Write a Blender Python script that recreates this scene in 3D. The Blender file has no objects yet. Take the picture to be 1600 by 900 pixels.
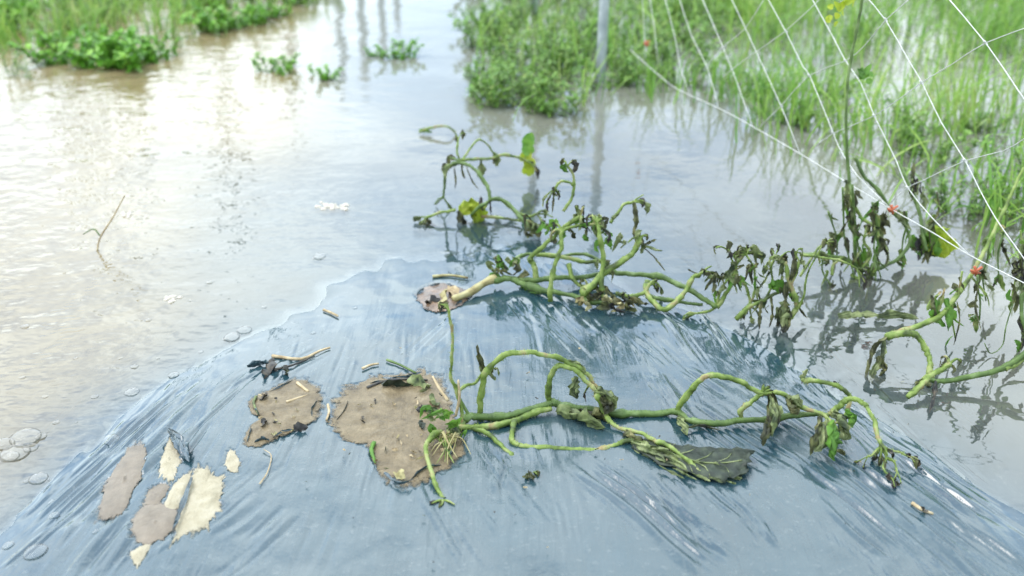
import bpy, math, random, zlib
import numpy as np
from mathutils import Vector
random.seed(7); RNG = np.random.default_rng(7)
C = bpy.context.scene.collection
SC = bpy.context.scene

# ------------------------------------------------------------------ camera
CAM_H, PITCH, FPX = 0.75, math.radians(26.0), 1500.0
cam = bpy.data.cameras.new('camera'); camo = bpy.data.objects.new('camera', cam); C.objects.link(camo)
camo.location = (0, 0, CAM_H); camo.rotation_euler = (math.pi/2 - PITCH, 0, 0)
cam.sensor_width = 36.0; cam.lens = FPX/1600*36.0; cam.clip_start = 0.02; cam.clip_end = 3000
cam.dof.use_dof = True; cam.dof.focus_distance = 1.35; cam.dof.aperture_fstop = 3.4
SC.camera = camo
# ------------------------------------------------------------------ world, sun, exposure
SUN_EL, SUN_AZ = math.radians(62), math.radians(-80)      # azimuth from +Y towards +X
w = bpy.data.worlds.new('World'); SC.world = w; w.use_nodes = True
nt = w.node_tree; nd = nt.nodes; nd.clear(); lk = nt.links.new
out = nd.new('ShaderNodeOutputWorld'); bg = nd.new('ShaderNodeBackground')
sky = nd.new('ShaderNodeTexSky'); sky.sky_type = 'NISHITA'; sky.sun_disc = False
sky.sun_elevation = SUN_EL; sky.sun_rotation = SUN_AZ; sky.air_density = 1.0; sky.dust_density = 1.2; sky.ozone_density = 1.2
geo = nd.new('ShaderNodeTexCoord'); sep = nd.new('ShaderNodeSeparateXYZ'); lk(geo.outputs['Generated'], sep.inputs[0])
mx = nd.new('ShaderNodeMath'); mx.operation = 'MAXIMUM'; lk(sep.outputs[2], mx.inputs[0]); mx.inputs[1].default_value = 0.0
ad = nd.new('ShaderNodeMath'); ad.operation = 'ADD'; lk(mx.outputs[0], ad.inputs[0]); ad.inputs[1].default_value = 0.22
dv = nd.new('ShaderNodeVectorMath'); dv.operation = 'DIVIDE'
cb = nd.new('ShaderNodeCombineXYZ')
for i in range(3): lk(ad.outputs[0], cb.inputs[i])
lk(geo.outputs['Generated'], dv.inputs[0]); lk(cb.outputs[0], dv.inputs[1])
nz = nd.new('ShaderNodeTexNoise'); nz.inputs['Scale'].default_value = 1.35; nz.inputs['Detail'].default_value = 6; nz.inputs['Roughness'].default_value = 0.55
lk(dv.outputs[0], nz.inputs['Vector'])
mr = nd.new('ShaderNodeMapRange'); mr.inputs['From Min'].default_value = 0.40; mr.inputs['From Max'].default_value = 0.60
mr.inputs['To Min'].default_value = 0.12; mr.inputs['To Max'].default_value = 0.85
lk(nz.outputs['Fac'], mr.inputs['Value'])
mixw = nd.new('ShaderNodeMix'); mixw.data_type = 'RGBA'; lk(mr.outputs[0], mixw.inputs['Factor'])
lk(sky.outputs[0], mixw.inputs['A'])
dt = nd.new('ShaderNodeVectorMath'); dt.operation = 'DOT_PRODUCT'; lk(geo.outputs['Generated'], dt.inputs[0])      # thin cloud is brighter towards the veiled sun
dt.inputs[1].default_value = (math.sin(SUN_AZ)*math.cos(SUN_EL), math.cos(SUN_AZ)*math.cos(SUN_EL), math.sin(SUN_EL))
cr = nd.new('ShaderNodeMapRange'); cr.interpolation_type = 'SMOOTHSTEP'; lk(dt.outputs['Value'], cr.inputs['Value']); cr.inputs['From Min'].default_value = -.2; cr.inputs['From Max'].default_value = 1.0
cr.inputs['To Min'].default_value = 6.5; cr.inputs['To Max'].default_value = 11.5
cv = nd.new('ShaderNodeVectorMath'); cv.operation = 'SCALE'; cv.inputs[0].default_value = (.91, 1.0, 1.035); lk(cr.outputs[0], cv.inputs['Scale']); lk(cv.outputs[0], mixw.inputs['B'])
lk(mixw.outputs['Result'], bg.inputs[0]); bg.inputs[1].default_value = 0.15; lk(bg.outputs[0], out.inputs[0])
sun = bpy.data.lights.new('sun', 'SUN'); suno = bpy.data.objects.new('sun', sun); C.objects.link(suno)
sun.energy = 0.7; sun.angle = math.radians(36); sun.color = (1.0, 0.95, 0.87)
sd = Vector((math.sin(SUN_AZ)*math.cos(SUN_EL), math.cos(SUN_AZ)*math.cos(SUN_EL), math.sin(SUN_EL)))
suno.rotation_euler = (-sd).to_track_quat('-Z', 'Y').to_euler()
SC.view_settings.view_transform = 'Standard'; SC.view_settings.look = 'None'
SC.view_settings.exposure = 1.42; SC.view_settings.gamma = 1.0; SC.view_settings.use_curve_mapping = False
SC.cycles.max_bounces = 8; SC.cycles.transparent_max_bounces = 24; SC.cycles.caustics_reflective = False; SC.cycles.caustics_refractive = False
SC.cycles.use_denoising = True

# ------------------------------------------------------------------ measuring helpers (photo pixel -> point of the place)
SP, CP = math.sin(PITCH), math.cos(PITCH)
def ray(px, py):
    x = (px-800)/FPX; y = -(py-450)/FPX
    return np.array([x, CP + y*SP, -SP + y*CP])
def at(px, py, z=0.0):
    d = ray(px, py); t = (z-CAM_H)/d[2]; return np.array([d[0]*t, d[1]*t, z])
def P(px, py, b=None, z0=0.0):
    """point seen at px,py standing above the spot whose foot is on picture row b"""
    if b is None: return at(px, py, z0)
    Y = at(px, b, z0)[1]; d = ray(px, py); t = Y/d[1]
    return np.array([d[0]*t, Y, CAM_H + d[2]*t])
def px_size(n, p):      # metres for n photo pixels at point p
    return n/FPX*(p[1]*CP + (CAM_H-p[2])*SP)
# value noise
_lat = RNG.random((512, 512))
def vnoise(x, y, seed=0):
    x = np.asarray(x, float) + seed*17.31; y = np.asarray(y, float) + seed*7.77
    xi = np.floor(x).astype(int); yi = np.floor(y).astype(int); fx = x-xi; fy = y-yi
    fx = fx*fx*(3-2*fx); fy = fy*fy*(3-2*fy)
    a = _lat[xi % 512, yi % 512]; b = _lat[(xi+1) % 512, yi % 512]; c = _lat[xi % 512, (yi+1) % 512]; d = _lat[(xi+1) % 512, (yi+1) % 512]
    return (a*(1-fx)+b*fx)*(1-fy) + (c*(1-fx)+d*fx)*fy
def fbm(x, y, seed=0, o=4):
    s = 0; a = .5; n = 0
    for i in range(o):
        s = s + a*vnoise(np.asarray(x)*2**i, np.asarray(y)*2**i, seed+i*3); n += a; a *= .5
    return s/n

# ------------------------------------------------------------------ materials
def mat(name):
    m = bpy.data.materials.new(name); m.use_nodes = True
    return m, m.node_tree.nodes, m.node_tree.links.new, m.node_tree.nodes['Principled BSDF']
def ramp(N, L, src, stops):
    r = N.new('ShaderNodeValToRGB'); L(src, r.inputs[0]); e = r.color_ramp.elements
    e[0].position, e[0].color = stops[0][0], (*stops[0][1], 1); e[1].position, e[1].color = stops[-1][0], (*stops[-1][1], 1)
    for p, c in stops[1:-1]:
        n = e.new(p); n.color = (*c, 1)
    return r
def noise_node(N, L, scale, detail=4, coord='Object', stretch=None, rough=.5):
    t = N.new('ShaderNodeTexCoord'); n = N.new('ShaderNodeTexNoise'); n.inputs['Scale'].default_value = scale
    n.inputs['Detail'].default_value = detail; n.inputs['Roughness'].default_value = rough
    if stretch is not None:
        mp = N.new('ShaderNodeMapping'); mp.inputs['Rotation'].default_value = (0, 0, stretch[0]); mp.inputs['Scale'].default_value = stretch[1]
        L(t.outputs[coord], mp.inputs[0]); L(mp.outputs[0], n.inputs['Vector'])
    else: L(t.outputs[coord], n.inputs['Vector'])
    return n
def bump(N, L, b, src, strength, dist, prev=None):
    k = N.new('ShaderNodeBump'); k.inputs['Strength'].default_value = strength; k.inputs['Distance'].default_value = dist
    L(src, k.inputs['Height'])
    if prev is not None: L(prev, k.inputs['Normal'])
    if b is not None: L(k.outputs[0], b.inputs['Normal'])
    return k.outputs[0]
def plant_mat(name, stops, scale=60, rough=.45, trans=0.0, bumpd=.0008, spec=.4, bscale=None, attr=False):
    m, N, L, b = mat(name)
    n = noise_node(N, L, scale, 5); src = n.outputs['Fac']
    if attr:
        a = N.new('ShaderNodeAttribute'); a.attribute_name = 'rnd'
        mm = N.new('ShaderNodeMath'); mm.operation = 'MULTIPLY_ADD'; L(n.outputs['Fac'], mm.inputs[0]); mm.inputs[1].default_value = .35
        m2 = N.new('ShaderNodeMath'); m2.operation = 'MULTIPLY'; L(a.outputs['Fac'], m2.inputs[0]); m2.inputs[1].default_value = .65
        L(m2.outputs[0], mm.inputs[2]); src = mm.outputs[0]
    r = ramp(N, L, src, stops); L(r.outputs[0], b.inputs['Base Color'])
    b.inputs['Roughness'].default_value = rough; b.inputs['Specular IOR Level'].default_value = spec
    if bumpd:
        n2 = noise_node(N, L, bscale or scale*3, 3); bump(N, L, b, n2.outputs['Fac'], .6, bumpd)
    if trans:
        o = [x for x in N if x.type == 'OUTPUT_MATERIAL'][0]
        t = N.new('ShaderNodeBsdfTranslucent'); L(r.outputs[0], t.inputs[0]); s = N.new('ShaderNodeMixShader'); s.inputs[0].default_value = trans
        L(b.outputs[0], s.inputs[1]); L(t.outputs[0], s.inputs[2]); L(s.outputs[0], o.inputs[0])
    return m
M = {}
M['stalk'] = plant_mat('leaf_stalk_green', [(.34, (.06, .085, .025)), (.42, (.12, .18, .035)), (.51, (.19, .265, .06)), (.58, (.27, .32, .11)), (.66, (.28, .22, .10))], 42, .5, .12, .0011, .3, 190)
M['stem'] = plant_mat('vine_stem_green', [(.3, (.04, .075, .018)), (.55, (.09, .145, .035)), (.72, (.18, .25, .10)), (.82, (.24, .20, .11))], 50, .5, 0, .0013, .3, 180)
M['root'] = plant_mat('woody_root', [(.3, (.12, .085, .03)), (.5, (.30, .26, .11)), (.75, (.40, .38, .2))], 50, .6, 0, .0015)
M['withered'] = plant_mat('withered_leaf', [(.32, (.014, .016, .010)), (.45, (.055, .058, .026)), (.58, (.13, .14, .05)), (.75, (.28, .25, .11))], 55, .5, .15, .0012)
M['withered_pale'] = plant_mat('withered_pale_leaf', [(.33, (.03, .045, .02)), (.5, (.16, .20, .07)), (.65, (.30, .34, .15)), (.8, (.42, .42, .24))], 60, .5, .2, .0012)
M['wetleaf'] = plant_mat('wet_dark_leaf', [(.3, (.012, .018, .012)), (.5, (.022, .032, .020)), (.7, (.05, .065, .038)), (.85, (.11, .12, .05))], 80, .55, 0, .0010, .35)
M['leaf'] = plant_mat('fresh_leaf', [(.25, (.05, .13, .02)), (.5, (.12, .27, .035)), (.8, (.24, .40, .06))], 40, .45, .35, .0008)
M['yellowleaf'] = plant_mat('yellow_green_leaf', [(.3, (.20, .30, .02)), (.6, (.42, .50, .04)), (.8, (.50, .52, .1))], 30, .45, .4, .0008)
M['grass'] = plant_mat('grass_blades', [(.15, (.06, .17, .025)), (.4, (.16, .32, .05)), (.65, (.28, .43, .085)), (.9, (.46, .46, .20))], 3, .45, .4, 0, .3, attr=True)
M['weed'] = plant_mat('weed_leaves', [(.15, (.05, .12, .025)), (.4, (.12, .26, .04)), (.65, (.22, .37, .07)), (.92, (.38, .43, .14))], 6, .45, .35, 0, .35, attr=True)
M['spinach'] = plant_mat('water_plant_leaves', [(.15, (.06, .18, .018)), (.45, (.14, .36, .03)), (.8, (.28, .50, .07))], 6, .4, .35, 0, .35, attr=True)
M['straw'] = plant_mat('straw', [(.3, (.22, .16, .08)), (.55, (.42, .33, .19)), (.8, (.55, .48, .32))], 80, .7, 0, .0004)
M['debris'] = plant_mat('dark_debris', [(.3, (.012, .012, .012)), (.5, (.035, .033, .028)), (.75, (.10, .08, .05))], 90, .5, 0, .0008)
M['rope'] = plant_mat('white_cord', [(.3, (.42, .43, .39)), (.7, (.66, .66, .63))], 200, .6, 0, .0003)
M['clip'] = plant_mat('orange_clip', [(.3, (.34, .075, .03)), (.7, (.46, .13, .06))], 80, .5, 0, 0)
# galvanised post
m, N, L, b = mat('galvanised_steel'); n = noise_node(N, L, 30, 5)
r = ramp(N, L, n.outputs['Fac'], [(.3, (.26, .30, .31)), (.7, (.44, .48, .49))]); L(r.outputs[0], b.inputs['Base Color']); b.inputs['Metallic'].default_value = .6; b.inputs['Roughness'].default_value = .5; M['steel'] = m
# soils
def soil(name, stops, rough, bd=.003, wet=0):
    m, N, L, b = mat(name); n = noise_node(N, L, 38, 8, rough=.65); r = ramp(N, L, n.outputs['Fac'], stops); L(r.outputs[0], b.inputs['Base Color'])
    n2 = noise_node(N, L, 160, 6, rough=.7); n3 = noise_node(N, L, 700, 3)
    k = bump(N, L, None, n2.outputs['Fac'], .8, bd); bump(N, L, b, n3.outputs['Fac'], .6, bd*.35, k)
    b.inputs['Roughness'].default_value = rough; b.inputs['Coat Weight'].default_value = wet; b.inputs['Coat Roughness'].default_value = .15
    ea = N.new('ShaderNodeAttribute'); ea.attribute_name = 'rnd'; ne = noise_node(N, L, 65, 6, rough=.75)        # the mud thins out to nothing at its margin
    sm_ = N.new('ShaderNodeMath'); sm_.operation = 'ADD'; L(ea.outputs['Fac'], sm_.inputs[0]); nm = N.new('ShaderNodeMath'); nm.operation = 'MULTIPLY_ADD'; L(ne.outputs['Fac'], nm.inputs[0]); nm.inputs[1].default_value = 2.4; nm.inputs[2].default_value = -.75; L(nm.outputs[0], sm_.inputs[1])
    am = N.new('ShaderNodeMapRange'); L(sm_.outputs[0], am.inputs['Value']); am.inputs['From Min'].default_value = .50; am.inputs['From Max'].default_value = .95
    if name != 'field_silt': L(am.outputs[0], b.inputs['Alpha'])
    return m
M['mud'] = soil('wet_brown_mud', [(.28, (.07, .05, .024)), (.42, (.15, .112, .055)), (.58, (.215, .165, .088)), (.74, (.32, .255, .15))], .6, .006, .15)
M['mudred'] = soil('wet_reddish_mud', [(.3, (.05, .032, .02)), (.5, (.15, .095, .058)), (.75, (.27, .18, .11))], .3, .003, .5)
M['mudgrey'] = soil('silty_mud', [(.3, (.10, .078, .050)), (.5, (.155, .123, .082)), (.72, (.21, .17, .118))], .5, .0015, .2)
M['sand'] = soil('pale_dry_sand', [(.3, (.26, .225, .145)), (.5, (.36, .32, .22)), (.72, (.44, .40, .30))], .85, .003)
M['silt'] = soil('field_silt', [(.3, (.16, .12, .075)), (.7, (.30, .23, .15))], .8)
# plastic film
m, N, L, b = mat('mulch_film')
n = noise_node(N, L, 7, 6, rough=.6); r = ramp(N, L, n.outputs['Fac'], [(.3, (.010, .034, .044)), (.5, (.017, .046, .057)), (.7, (.026, .059, .071))])
n4 = noise_node(N, L, 90, 6, rough=.75)        # dried silt specks on the film
sp0 = ramp(N, L, n4.outputs['Fac'], [(.57, (0, 0, 0)), (.74, (.8, .8, .8))])
n5 = noise_node(N, L, 5, 6, stretch=(math.radians(-14), (1.6, .7, 1)), rough=.65); sv = ramp(N, L, n5.outputs['Fac'], [(.46, (0, 0, 0)), (.72, (.30, .30, .30))])   # silt left by the flood
sp = N.new('ShaderNodeMix'); sp.data_type = 'RGBA'; sp.blend_type = 'ADD'; sp.inputs['Factor'].default_value = 1; L(sp0.outputs[0], sp.inputs['A']); L(sv.outputs[0], sp.inputs['B'])
mixc = N.new('ShaderNodeMix'); mixc.data_type = 'RGBA'; L(sp.outputs['Result'], mixc.inputs['Factor']); L(r.outputs[0], mixc.inputs['A']); mixc.inputs['B'].default_value = (.11, .135, .135, 1)
L(mixc.outputs['Result'], b.inputs['Base Color']); b.inputs['Metallic'].default_value = 0; b.inputs['IOR'].default_value = 1.8
gp = N.new('ShaderNodeNewGeometry'); sz = N.new('ShaderNodeSeparateXYZ'); L(gp.outputs['Position'], sz.inputs[0]); wl = N.new('ShaderNodeMapRange'); L(sz.outputs[2], wl.inputs['Value'])
wl.inputs['From Min'].default_value = -.0015; wl.inputs['From Max'].default_value = .0008; wl.inputs['To Min'].default_value = .06; wl.inputs['To Max'].default_value = .5; 
wm = N.new('ShaderNodeMapRange'); L(sz.outputs[2], wm.inputs['Value']); wm.inputs['From Min'].default_value = .002; wm.inputs['From Max'].default_value = .016; wm.inputs['To Min'].default_value = 1.42; wm.inputs['To Max'].default_value = 1.0
wx = N.new('ShaderNodeMath'); wx.operation = 'MULTIPLY'; L(wl.outputs[0], wx.inputs[0]); L(wm.outputs[0], wx.inputs[1]); L(wx.outputs[0], b.inputs['Specular IOR Level'])   # the margin is wetter;  under water the film hardly reflects
rr = N.new('ShaderNodeMapRange'); L(n.outputs['Fac'], rr.inputs['Value']); rr.inputs['From Min'].default_value = .3; rr.inputs['From Max'].default_value = .7; rr.inputs['To Min'].default_value = .13; rr.inputs['To Max'].default_value = .27
wr = N.new('ShaderNodeMapRange'); L(sz.outputs[2], wr.inputs['Value']); wr.inputs['From Max'].default_value = .018; wr.inputs['To Min'].default_value = .25; wr.inputs['To Max'].default_value = 1.0
wq = N.new('ShaderNodeMath'); wq.operation = 'MULTIPLY'; L(rr.outputs[0], wq.inputs[0]); L(wr.outputs[0], wq.inputs[1]); L(wq.outputs[0], b.inputs['Roughness']); b.inputs['Coat Weight'].default_value = 0
w1 = noise_node(N, L, 14, 4, stretch=(math.radians(-14), (5.5, .45, 1))); w2 = noise_node(N, L, 45, 4); w3 = noise_node(N, L, 260, 2)
def dry(src):
    q = N.new('ShaderNodeMath'); q.operation = 'MULTIPLY'; L(src, q.inputs[0]); L(wr.outputs[0], q.inputs[1]); return q.outputs[0]
wr.inputs['From Min'].default_value = .001; wr.inputs['To Min'].default_value = .15
k = bump(N, L, None, dry(w1.outputs['Fac']), .32, .006); k = bump(N, L, None, dry(w2.outputs['Fac']), .3, .0025, k); bump(N, L, b, dry(w3.outputs['Fac']), .2, .0008, k); M['film'] = m
# flood water: silt makes it opaque with depth
m, N, L, b = mat('silty_flood_water'); o = [x for x in N if x.type == 'OUTPUT_MATERIAL'][0]; N.remove(b)
at_ = N.new('ShaderNodeAttribute'); at_.attribute_name = 'turbid'
rfl = N.new('ShaderNodeAttribute'); rfl.attribute_name = 'ripple'
n = noise_node(N, L, 2.2, 5, stretch=(.25, (1, .55, 1)), rough=.6)
r = ramp(N, L, n.outputs['Fac'], [(.3, (.185, .142, .066)), (.5, (.23, .183, .096)), (.7, (.27, .222, .13))])
r2 = ramp(N, L, n.outputs['Fac'], [(.3, (.150, .150, .115)), (.7, (.20, .20, .165))])        # standing water carries finer, greyer silt than the current at left
mw = N.new('ShaderNodeMix'); mw.data_type = 'RGBA'; mf = N.new('ShaderNodeMapRange'); L(rfl.outputs['Fac'], mf.inputs['Value']); mf.inputs['From Min'].default_value = .2; mf.inputs['From Max'].default_value = .62
L(mf.outputs[0], mw.inputs['Factor']); L(r2.outputs[0], mw.inputs['A']); L(r.outputs[0], mw.inputs['B'])
dif = N.new('ShaderNodeBsdfDiffuse'); L(mw.outputs['Result'], dif.inputs[0])
tr = N.new('ShaderNodeBsdfTransparent'); tr.inputs[0].default_value = (.93, .95, .93, 1)
mt = N.new('ShaderNodeMixShader'); L(at_.outputs['Fac'], mt.inputs[0]); L(tr.outputs[0], mt.inputs[1]); L(dif.outputs[0], mt.inputs[2])
gl = N.new('ShaderNodeBsdfGlossy'); gl.inputs['Roughness'].default_value = .015
fr = N.new('ShaderNodeFresnel'); gb = N.new('ShaderNodeNewGeometry'); io = N.new('ShaderNodeMapRange'); L(gb.outputs['Backfacing'], io.inputs['Value'])
io.inputs['To Min'].default_value = 2.1; io.inputs['To Max'].default_value = 1/2.1; L(io.outputs[0], fr.inputs[0])
ms = N.new('ShaderNodeMixShader'); L(fr.outputs[0], ms.inputs[0]); L(mt.outputs[0], ms.inputs[1]); L(gl.outputs[0], ms.inputs[2]); L(ms.outputs[0], o.inputs[0])
wa = noise_node(N, L, 9, 3, stretch=(.3, (.8, 1.1, 1))); wb = noise_node(N, L, 26, 2, stretch=(-.3, (.8, 1.1, 1))); wc = noise_node(N, L, 2.4, 2, stretch=(.2, (.8, 1.1, 1)))
k = bump(N, L, None, wc.outputs['Fac'], .22, .02)
def scaled(src, f):
    q = N.new('ShaderNodeMath'); q.operation = 'MULTIPLY'; L(src, q.inputs[0]); L(rfl.outputs['Fac'], q.inputs[1]); return q.outputs[0]
k = bump(N, L, None, scaled(wa.outputs['Fac'], 1), .5, .016, k); k = bump(N, L, None, scaled(wb.outputs['Fac'], 1), .5, .006, k)
for s in (dif, gl, fr): L(k, s.inputs['Normal'])
M['water'] = m
# bubbles
m, N, L, b = mat('foam_bubble_skin'); o = [x for x in N if x.type == 'OUTPUT_MATERIAL'][0]; N.remove(b)
tr = N.new('ShaderNodeBsdfTransparent'); df = N.new('ShaderNodeBsdfDiffuse'); df.inputs[0].default_value = (.85, .83, .76, 1); gl = N.new('ShaderNodeBsdfGlossy'); gl.inputs['Roughness'].default_value = .03
lw = N.new('ShaderNodeLayerWeight'); lw.inputs[0].default_value = .22
rp = N.new('ShaderNodeMapRange'); L(lw.outputs['Facing'], rp.inputs['Value']); rp.inputs['To Min'].default_value = .02; rp.inputs['To Max'].default_value = .24
s1 = N.new('ShaderNodeMixShader'); L(rp.outputs[0], s1.inputs[0]); L(tr.outputs[0], s1.inputs[1]); L(df.outputs[0], s1.inputs[2])
s2 = N.new('ShaderNodeMixShader'); fb = N.new('ShaderNodeFresnel'); fb.inputs[0].default_value = 1.12; L(fb.outputs[0], s2.inputs[0]); L(s1.outputs[0], s2.inputs[1]); L(gl.outputs[0], s2.inputs[2]); L(s2.outputs[0], o.inputs[0]); M['bubble'] = m
m, N, L, b = mat('foam_froth'); b.inputs['Base Color'].default_value = (.46, .42, .34, 1); b.inputs['Roughness'].default_value = .35; M['froth'] = m

# ------------------------------------------------------------------ object helpers
def mesh_obj(name, verts, faces, material, parent=None, smooth=True, rnd=None):
    me = bpy.data.meshes.new(name); me.from_pydata([tuple(v) for v in verts], [], faces)
    me.materials.append(material)
    if smooth: me.polygons.foreach_set('use_smooth', [True]*len(me.polygons))
    if rnd is not None:
        a = me.attributes.new('rnd', 'FLOAT', 'POINT'); a.data.foreach_set('value', np.asarray(rnd, np.float32))
    o = bpy.data.objects.new(name, me); C.objects.link(o)
    if parent is not None:
        o.parent = parent; o.matrix_parent_inverse = parent.matrix_basis.inverted() if parent.parent is None else o.matrix_parent_inverse
    return o
def tag(o, label=None, cat=None, group=None, kind=None):
    if label: o['label'] = label
    if cat: o['category'] = cat
    if group: o['group'] = group
    if kind: o['kind'] = kind
    return o
def thing(name, loc, label, cat, group=None):
    o = bpy.data.objects.new(name, None); C.objects.link(o); o.location = tuple(loc); o.empty_display_size = .05
    return tag(o, label, cat, group)
def grid_mesh(name, X, Y, Z, material, attrs=None, parent=None):
    ny, nx = Z.shape; v = np.stack([X, Y, Z], -1).reshape(-1, 3)
    i = np.arange(ny*nx).reshape(ny, nx); q = np.stack([i[:-1, :-1], i[:-1, 1:], i[1:, 1:], i[1:, :-1]], -1).reshape(-1, 4)
    me = bpy.data.meshes.new(name); me.vertices.add(len(v)); me.vertices.foreach_set('co', v.astype(np.float32).ravel())
    me.loops.add(q.size); me.loops.foreach_set('vertex_index', q.ravel().astype(np.int32))
    me.polygons.add(len(q)); me.polygons.foreach_set('loop_start', np.arange(0, q.size, 4, dtype=np.int32)); me.polygons.foreach_set('loop_total', np.full(len(q), 4, np.int32))
    me.polygons.foreach_set('use_smooth', np.ones(len(q), bool)); me.update(); me.validate(); me.materials.append(material)
    for k, a in (attrs or {}).items():
        t = me.attributes.new(k, 'FLOAT', 'POINT'); t.data.foreach_set('value', a.astype(np.float32).ravel())
    o = bpy.data.objects.new(name, me); C.objects.link(o)
    if parent: o.parent = parent
    return o

# ------------------------------------------------------------------ the bed under the film
def line_dist(x, y, a, b):     # positive on the left of a->b
    d = (b-a)[:2]; d = d/np.linalg.norm(d); return -(x-a[0])*d[1] + (y-a[1])*d[0]
LA, LB = at(-10, 880), at(320, 560); RA, RB = at(1640, 860), at(1150, 520)
Q = np.array([-.25, 1, 0])/math.hypot(.25, 1)          # the way the rows run
FAR = at(640, 478)[1]
def bed(x, y):
    wob = (fbm(x*5, y*5, 3)-.5)*.018
    l = -line_dist(x, y, LA, LB)*.17 + .006; r = line_dist(x, y, RA, RB)*.17 + .006
    df = FAR-y; f = np.where(df > 0, df*.052, df*.020) + .004 + (x*.004)
    l2 = (x-LB[0]-.02 + .25*(y-LB[1]))*.17; r2 = -(x-RB[0] + .25*(y-RB[1]))*.17; l = np.maximum(l, l2); r = np.maximum(r, r2); c = np.full_like(l, .05); k = .011
    z = -k*np.log(np.exp(-l/k)+np.exp(-r/k)+np.exp(-f/k)+np.exp(-c/k))
    return np.maximum(z, -.22) + wob*np.clip(1-np.abs(z)/.2, .15, 1)*.5
def sm(a, b, t): u = np.clip((t-a)/(b-a), 0, 1); return u*u*(3-2*u)
WR = [  # fold groups: from, to (photo pixels on the bed), half width m, height m, spacing m
 ((1060, 560), (1480, 900), .075, .0058, .0115), ((1220, 610), (1640, 900), .085, .0068, .0125), ((930, 720), (1130, 880), .055, .0070, .0110), ((1010, 760), (1120, 900), .03, .0040, .0090),
 ((1090, 640), (1330, 820), .05, .0060, .0100), ((1330, 730), (1560, 930), .06, .0070, .0130),
 ((20, 890), (390, 555), .035, .0075, .0110), ((60, 800), (300, 590), .03, .006, .010), ((130, 910), (320, 640), .040, .0055, .0120), ((250, 900), (440, 740), .045, .0045, .0120),
 ((300, 900), (420, 800), .05, .004, .011), ((560, 640), (700, 480), .07, .0022, .0120), ((700, 720), (800, 880), .07, .0026, .0110), ((500, 900), (560, 720), .05, .0026, .0110),
 ((850, 660), (920, 900), .06, .0018, .0110), ((820, 440), (930, 560), .09, .0022, .0120), ((960, 460), (1080, 580), .09, .0026, .0120), ((380, 600), (560, 500), .05, .0026, .012),
 ((560, 590), (430, 760), .03, .0016, .011), ((690, 250), (840, 420), .15, .002, .016), ((900, 260), (1100, 420), .2, .003, .02)]
rw = random.Random(19)
for _ in range(64):                                   # many short wrinkles that radiate across the bed
    a, b = rw.uniform(20, 1580), rw.uniform(500, 890); L_ = rw.uniform(50, 170)
    dx = float(np.interp(a, [100, 650, 850, 1300], [1.0, .10, -.2, -1.05]))*L_ + rw.uniform(-10, 10)
    WR.append(((a+dx*.5, b-L_*.5), (a-dx*.5, b+L_*.5), rw.uniform(.010, .030), rw.uniform(.0016, .0040)*(1.25 if a > 900 or a < 400 else .8), rw.uniform(.0095, .014)))
def folds(x, y):
    x = np.asarray(x, float); shp = x.shape; x = x.ravel(); y = np.asarray(y, float).ravel(); z = np.zeros_like(x)
    for i, (a, b, hw, amp, per) in enumerate(WR):
        A, B = at(*a, .02), at(*b, .02); D = (B-A)[:2]; Ln = np.linalg.norm(D); D = D/Ln
        s = ((x-A[0])*D[0] + (y-A[1])*D[1])/Ln; t = -(x-A[0])*D[1] + (y-A[1])*D[0]
        k = np.nonzero((s > -.12) & (s < 1.12) & (np.abs(t) < 2*hw))[0]
        if not len(k): continue
        s = s[k]; t = t[k]
        g = sm(-.12, .18, s)*sm(1.12, .82, s)*np.exp(-(t/hw)**2*1.4)
        tw = t + .012*(vnoise(s*2.2, t*4, 40+i)-.5)
        n = np.abs(vnoise(tw/per, s*Ln/.16, i*5+1)*2-1); n = (n*n+.03)**.32          # sharp creases between soft folds
        n2 = vnoise(tw/(per*.45), s*Ln/.11, i*5+2)
        br = sm(.30, .65, vnoise(tw/(per*3), s*Ln/.09, i*5+3))
        z[k] += 1.7*amp*g*br*((n-.6) + .3*(n2-.5))
    return z.reshape(shp)
def film_z(x, y):
    x = np.asarray(x, float); y = np.asarray(y, float)
    u = x*Q[1] - y*Q[0]; v = x*Q[0] + y*Q[1]
    return bed(x, y) + folds(x, y) + .0010*(vnoise(u/.02, v/.22, 9)-.5) + .004*(fbm(x*7, y*7, 21)-.5)
def gz(x, y):          # height of the laid film, read back from its own grid
    if not (xs[0] < x < xs[-2] and ys[0] < y < ys[-2]): return float(film_z(np.array([x]), np.array([y]))[0])
    i = int((x-xs[0])/(xs[1]-xs[0])); j = int(np.searchsorted(ys, y))-1; fx = (x-xs[i])/(xs[i+1]-xs[i]); fy = (y-ys[j])/(ys[j+1]-ys[j])
    return float((FZ[j, i]*(1-fx)+FZ[j, i+1]*fx)*(1-fy) + (FZ[j+1, i]*(1-fx)+FZ[j+1, i+1]*fx)*fy)
def on_bed(px, py, lift=0.0):
    z = .02
    for _ in range(4):
        p = at(px, py, z); z = gz(p[0], p[1]) + lift
    return at(px, py, z)
ys = np.concatenate([np.arange(.66, 1.05, .0018), np.arange(1.05, 1.5, .0026), np.arange(1.5, 3.2, .009)])
xs = np.arange(-.95, 1.1, .0018)
X, Y = np.meshgrid(xs, ys)
FX, FY = X, Y; FZ = film_z(X, Y); CARVE = []
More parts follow.
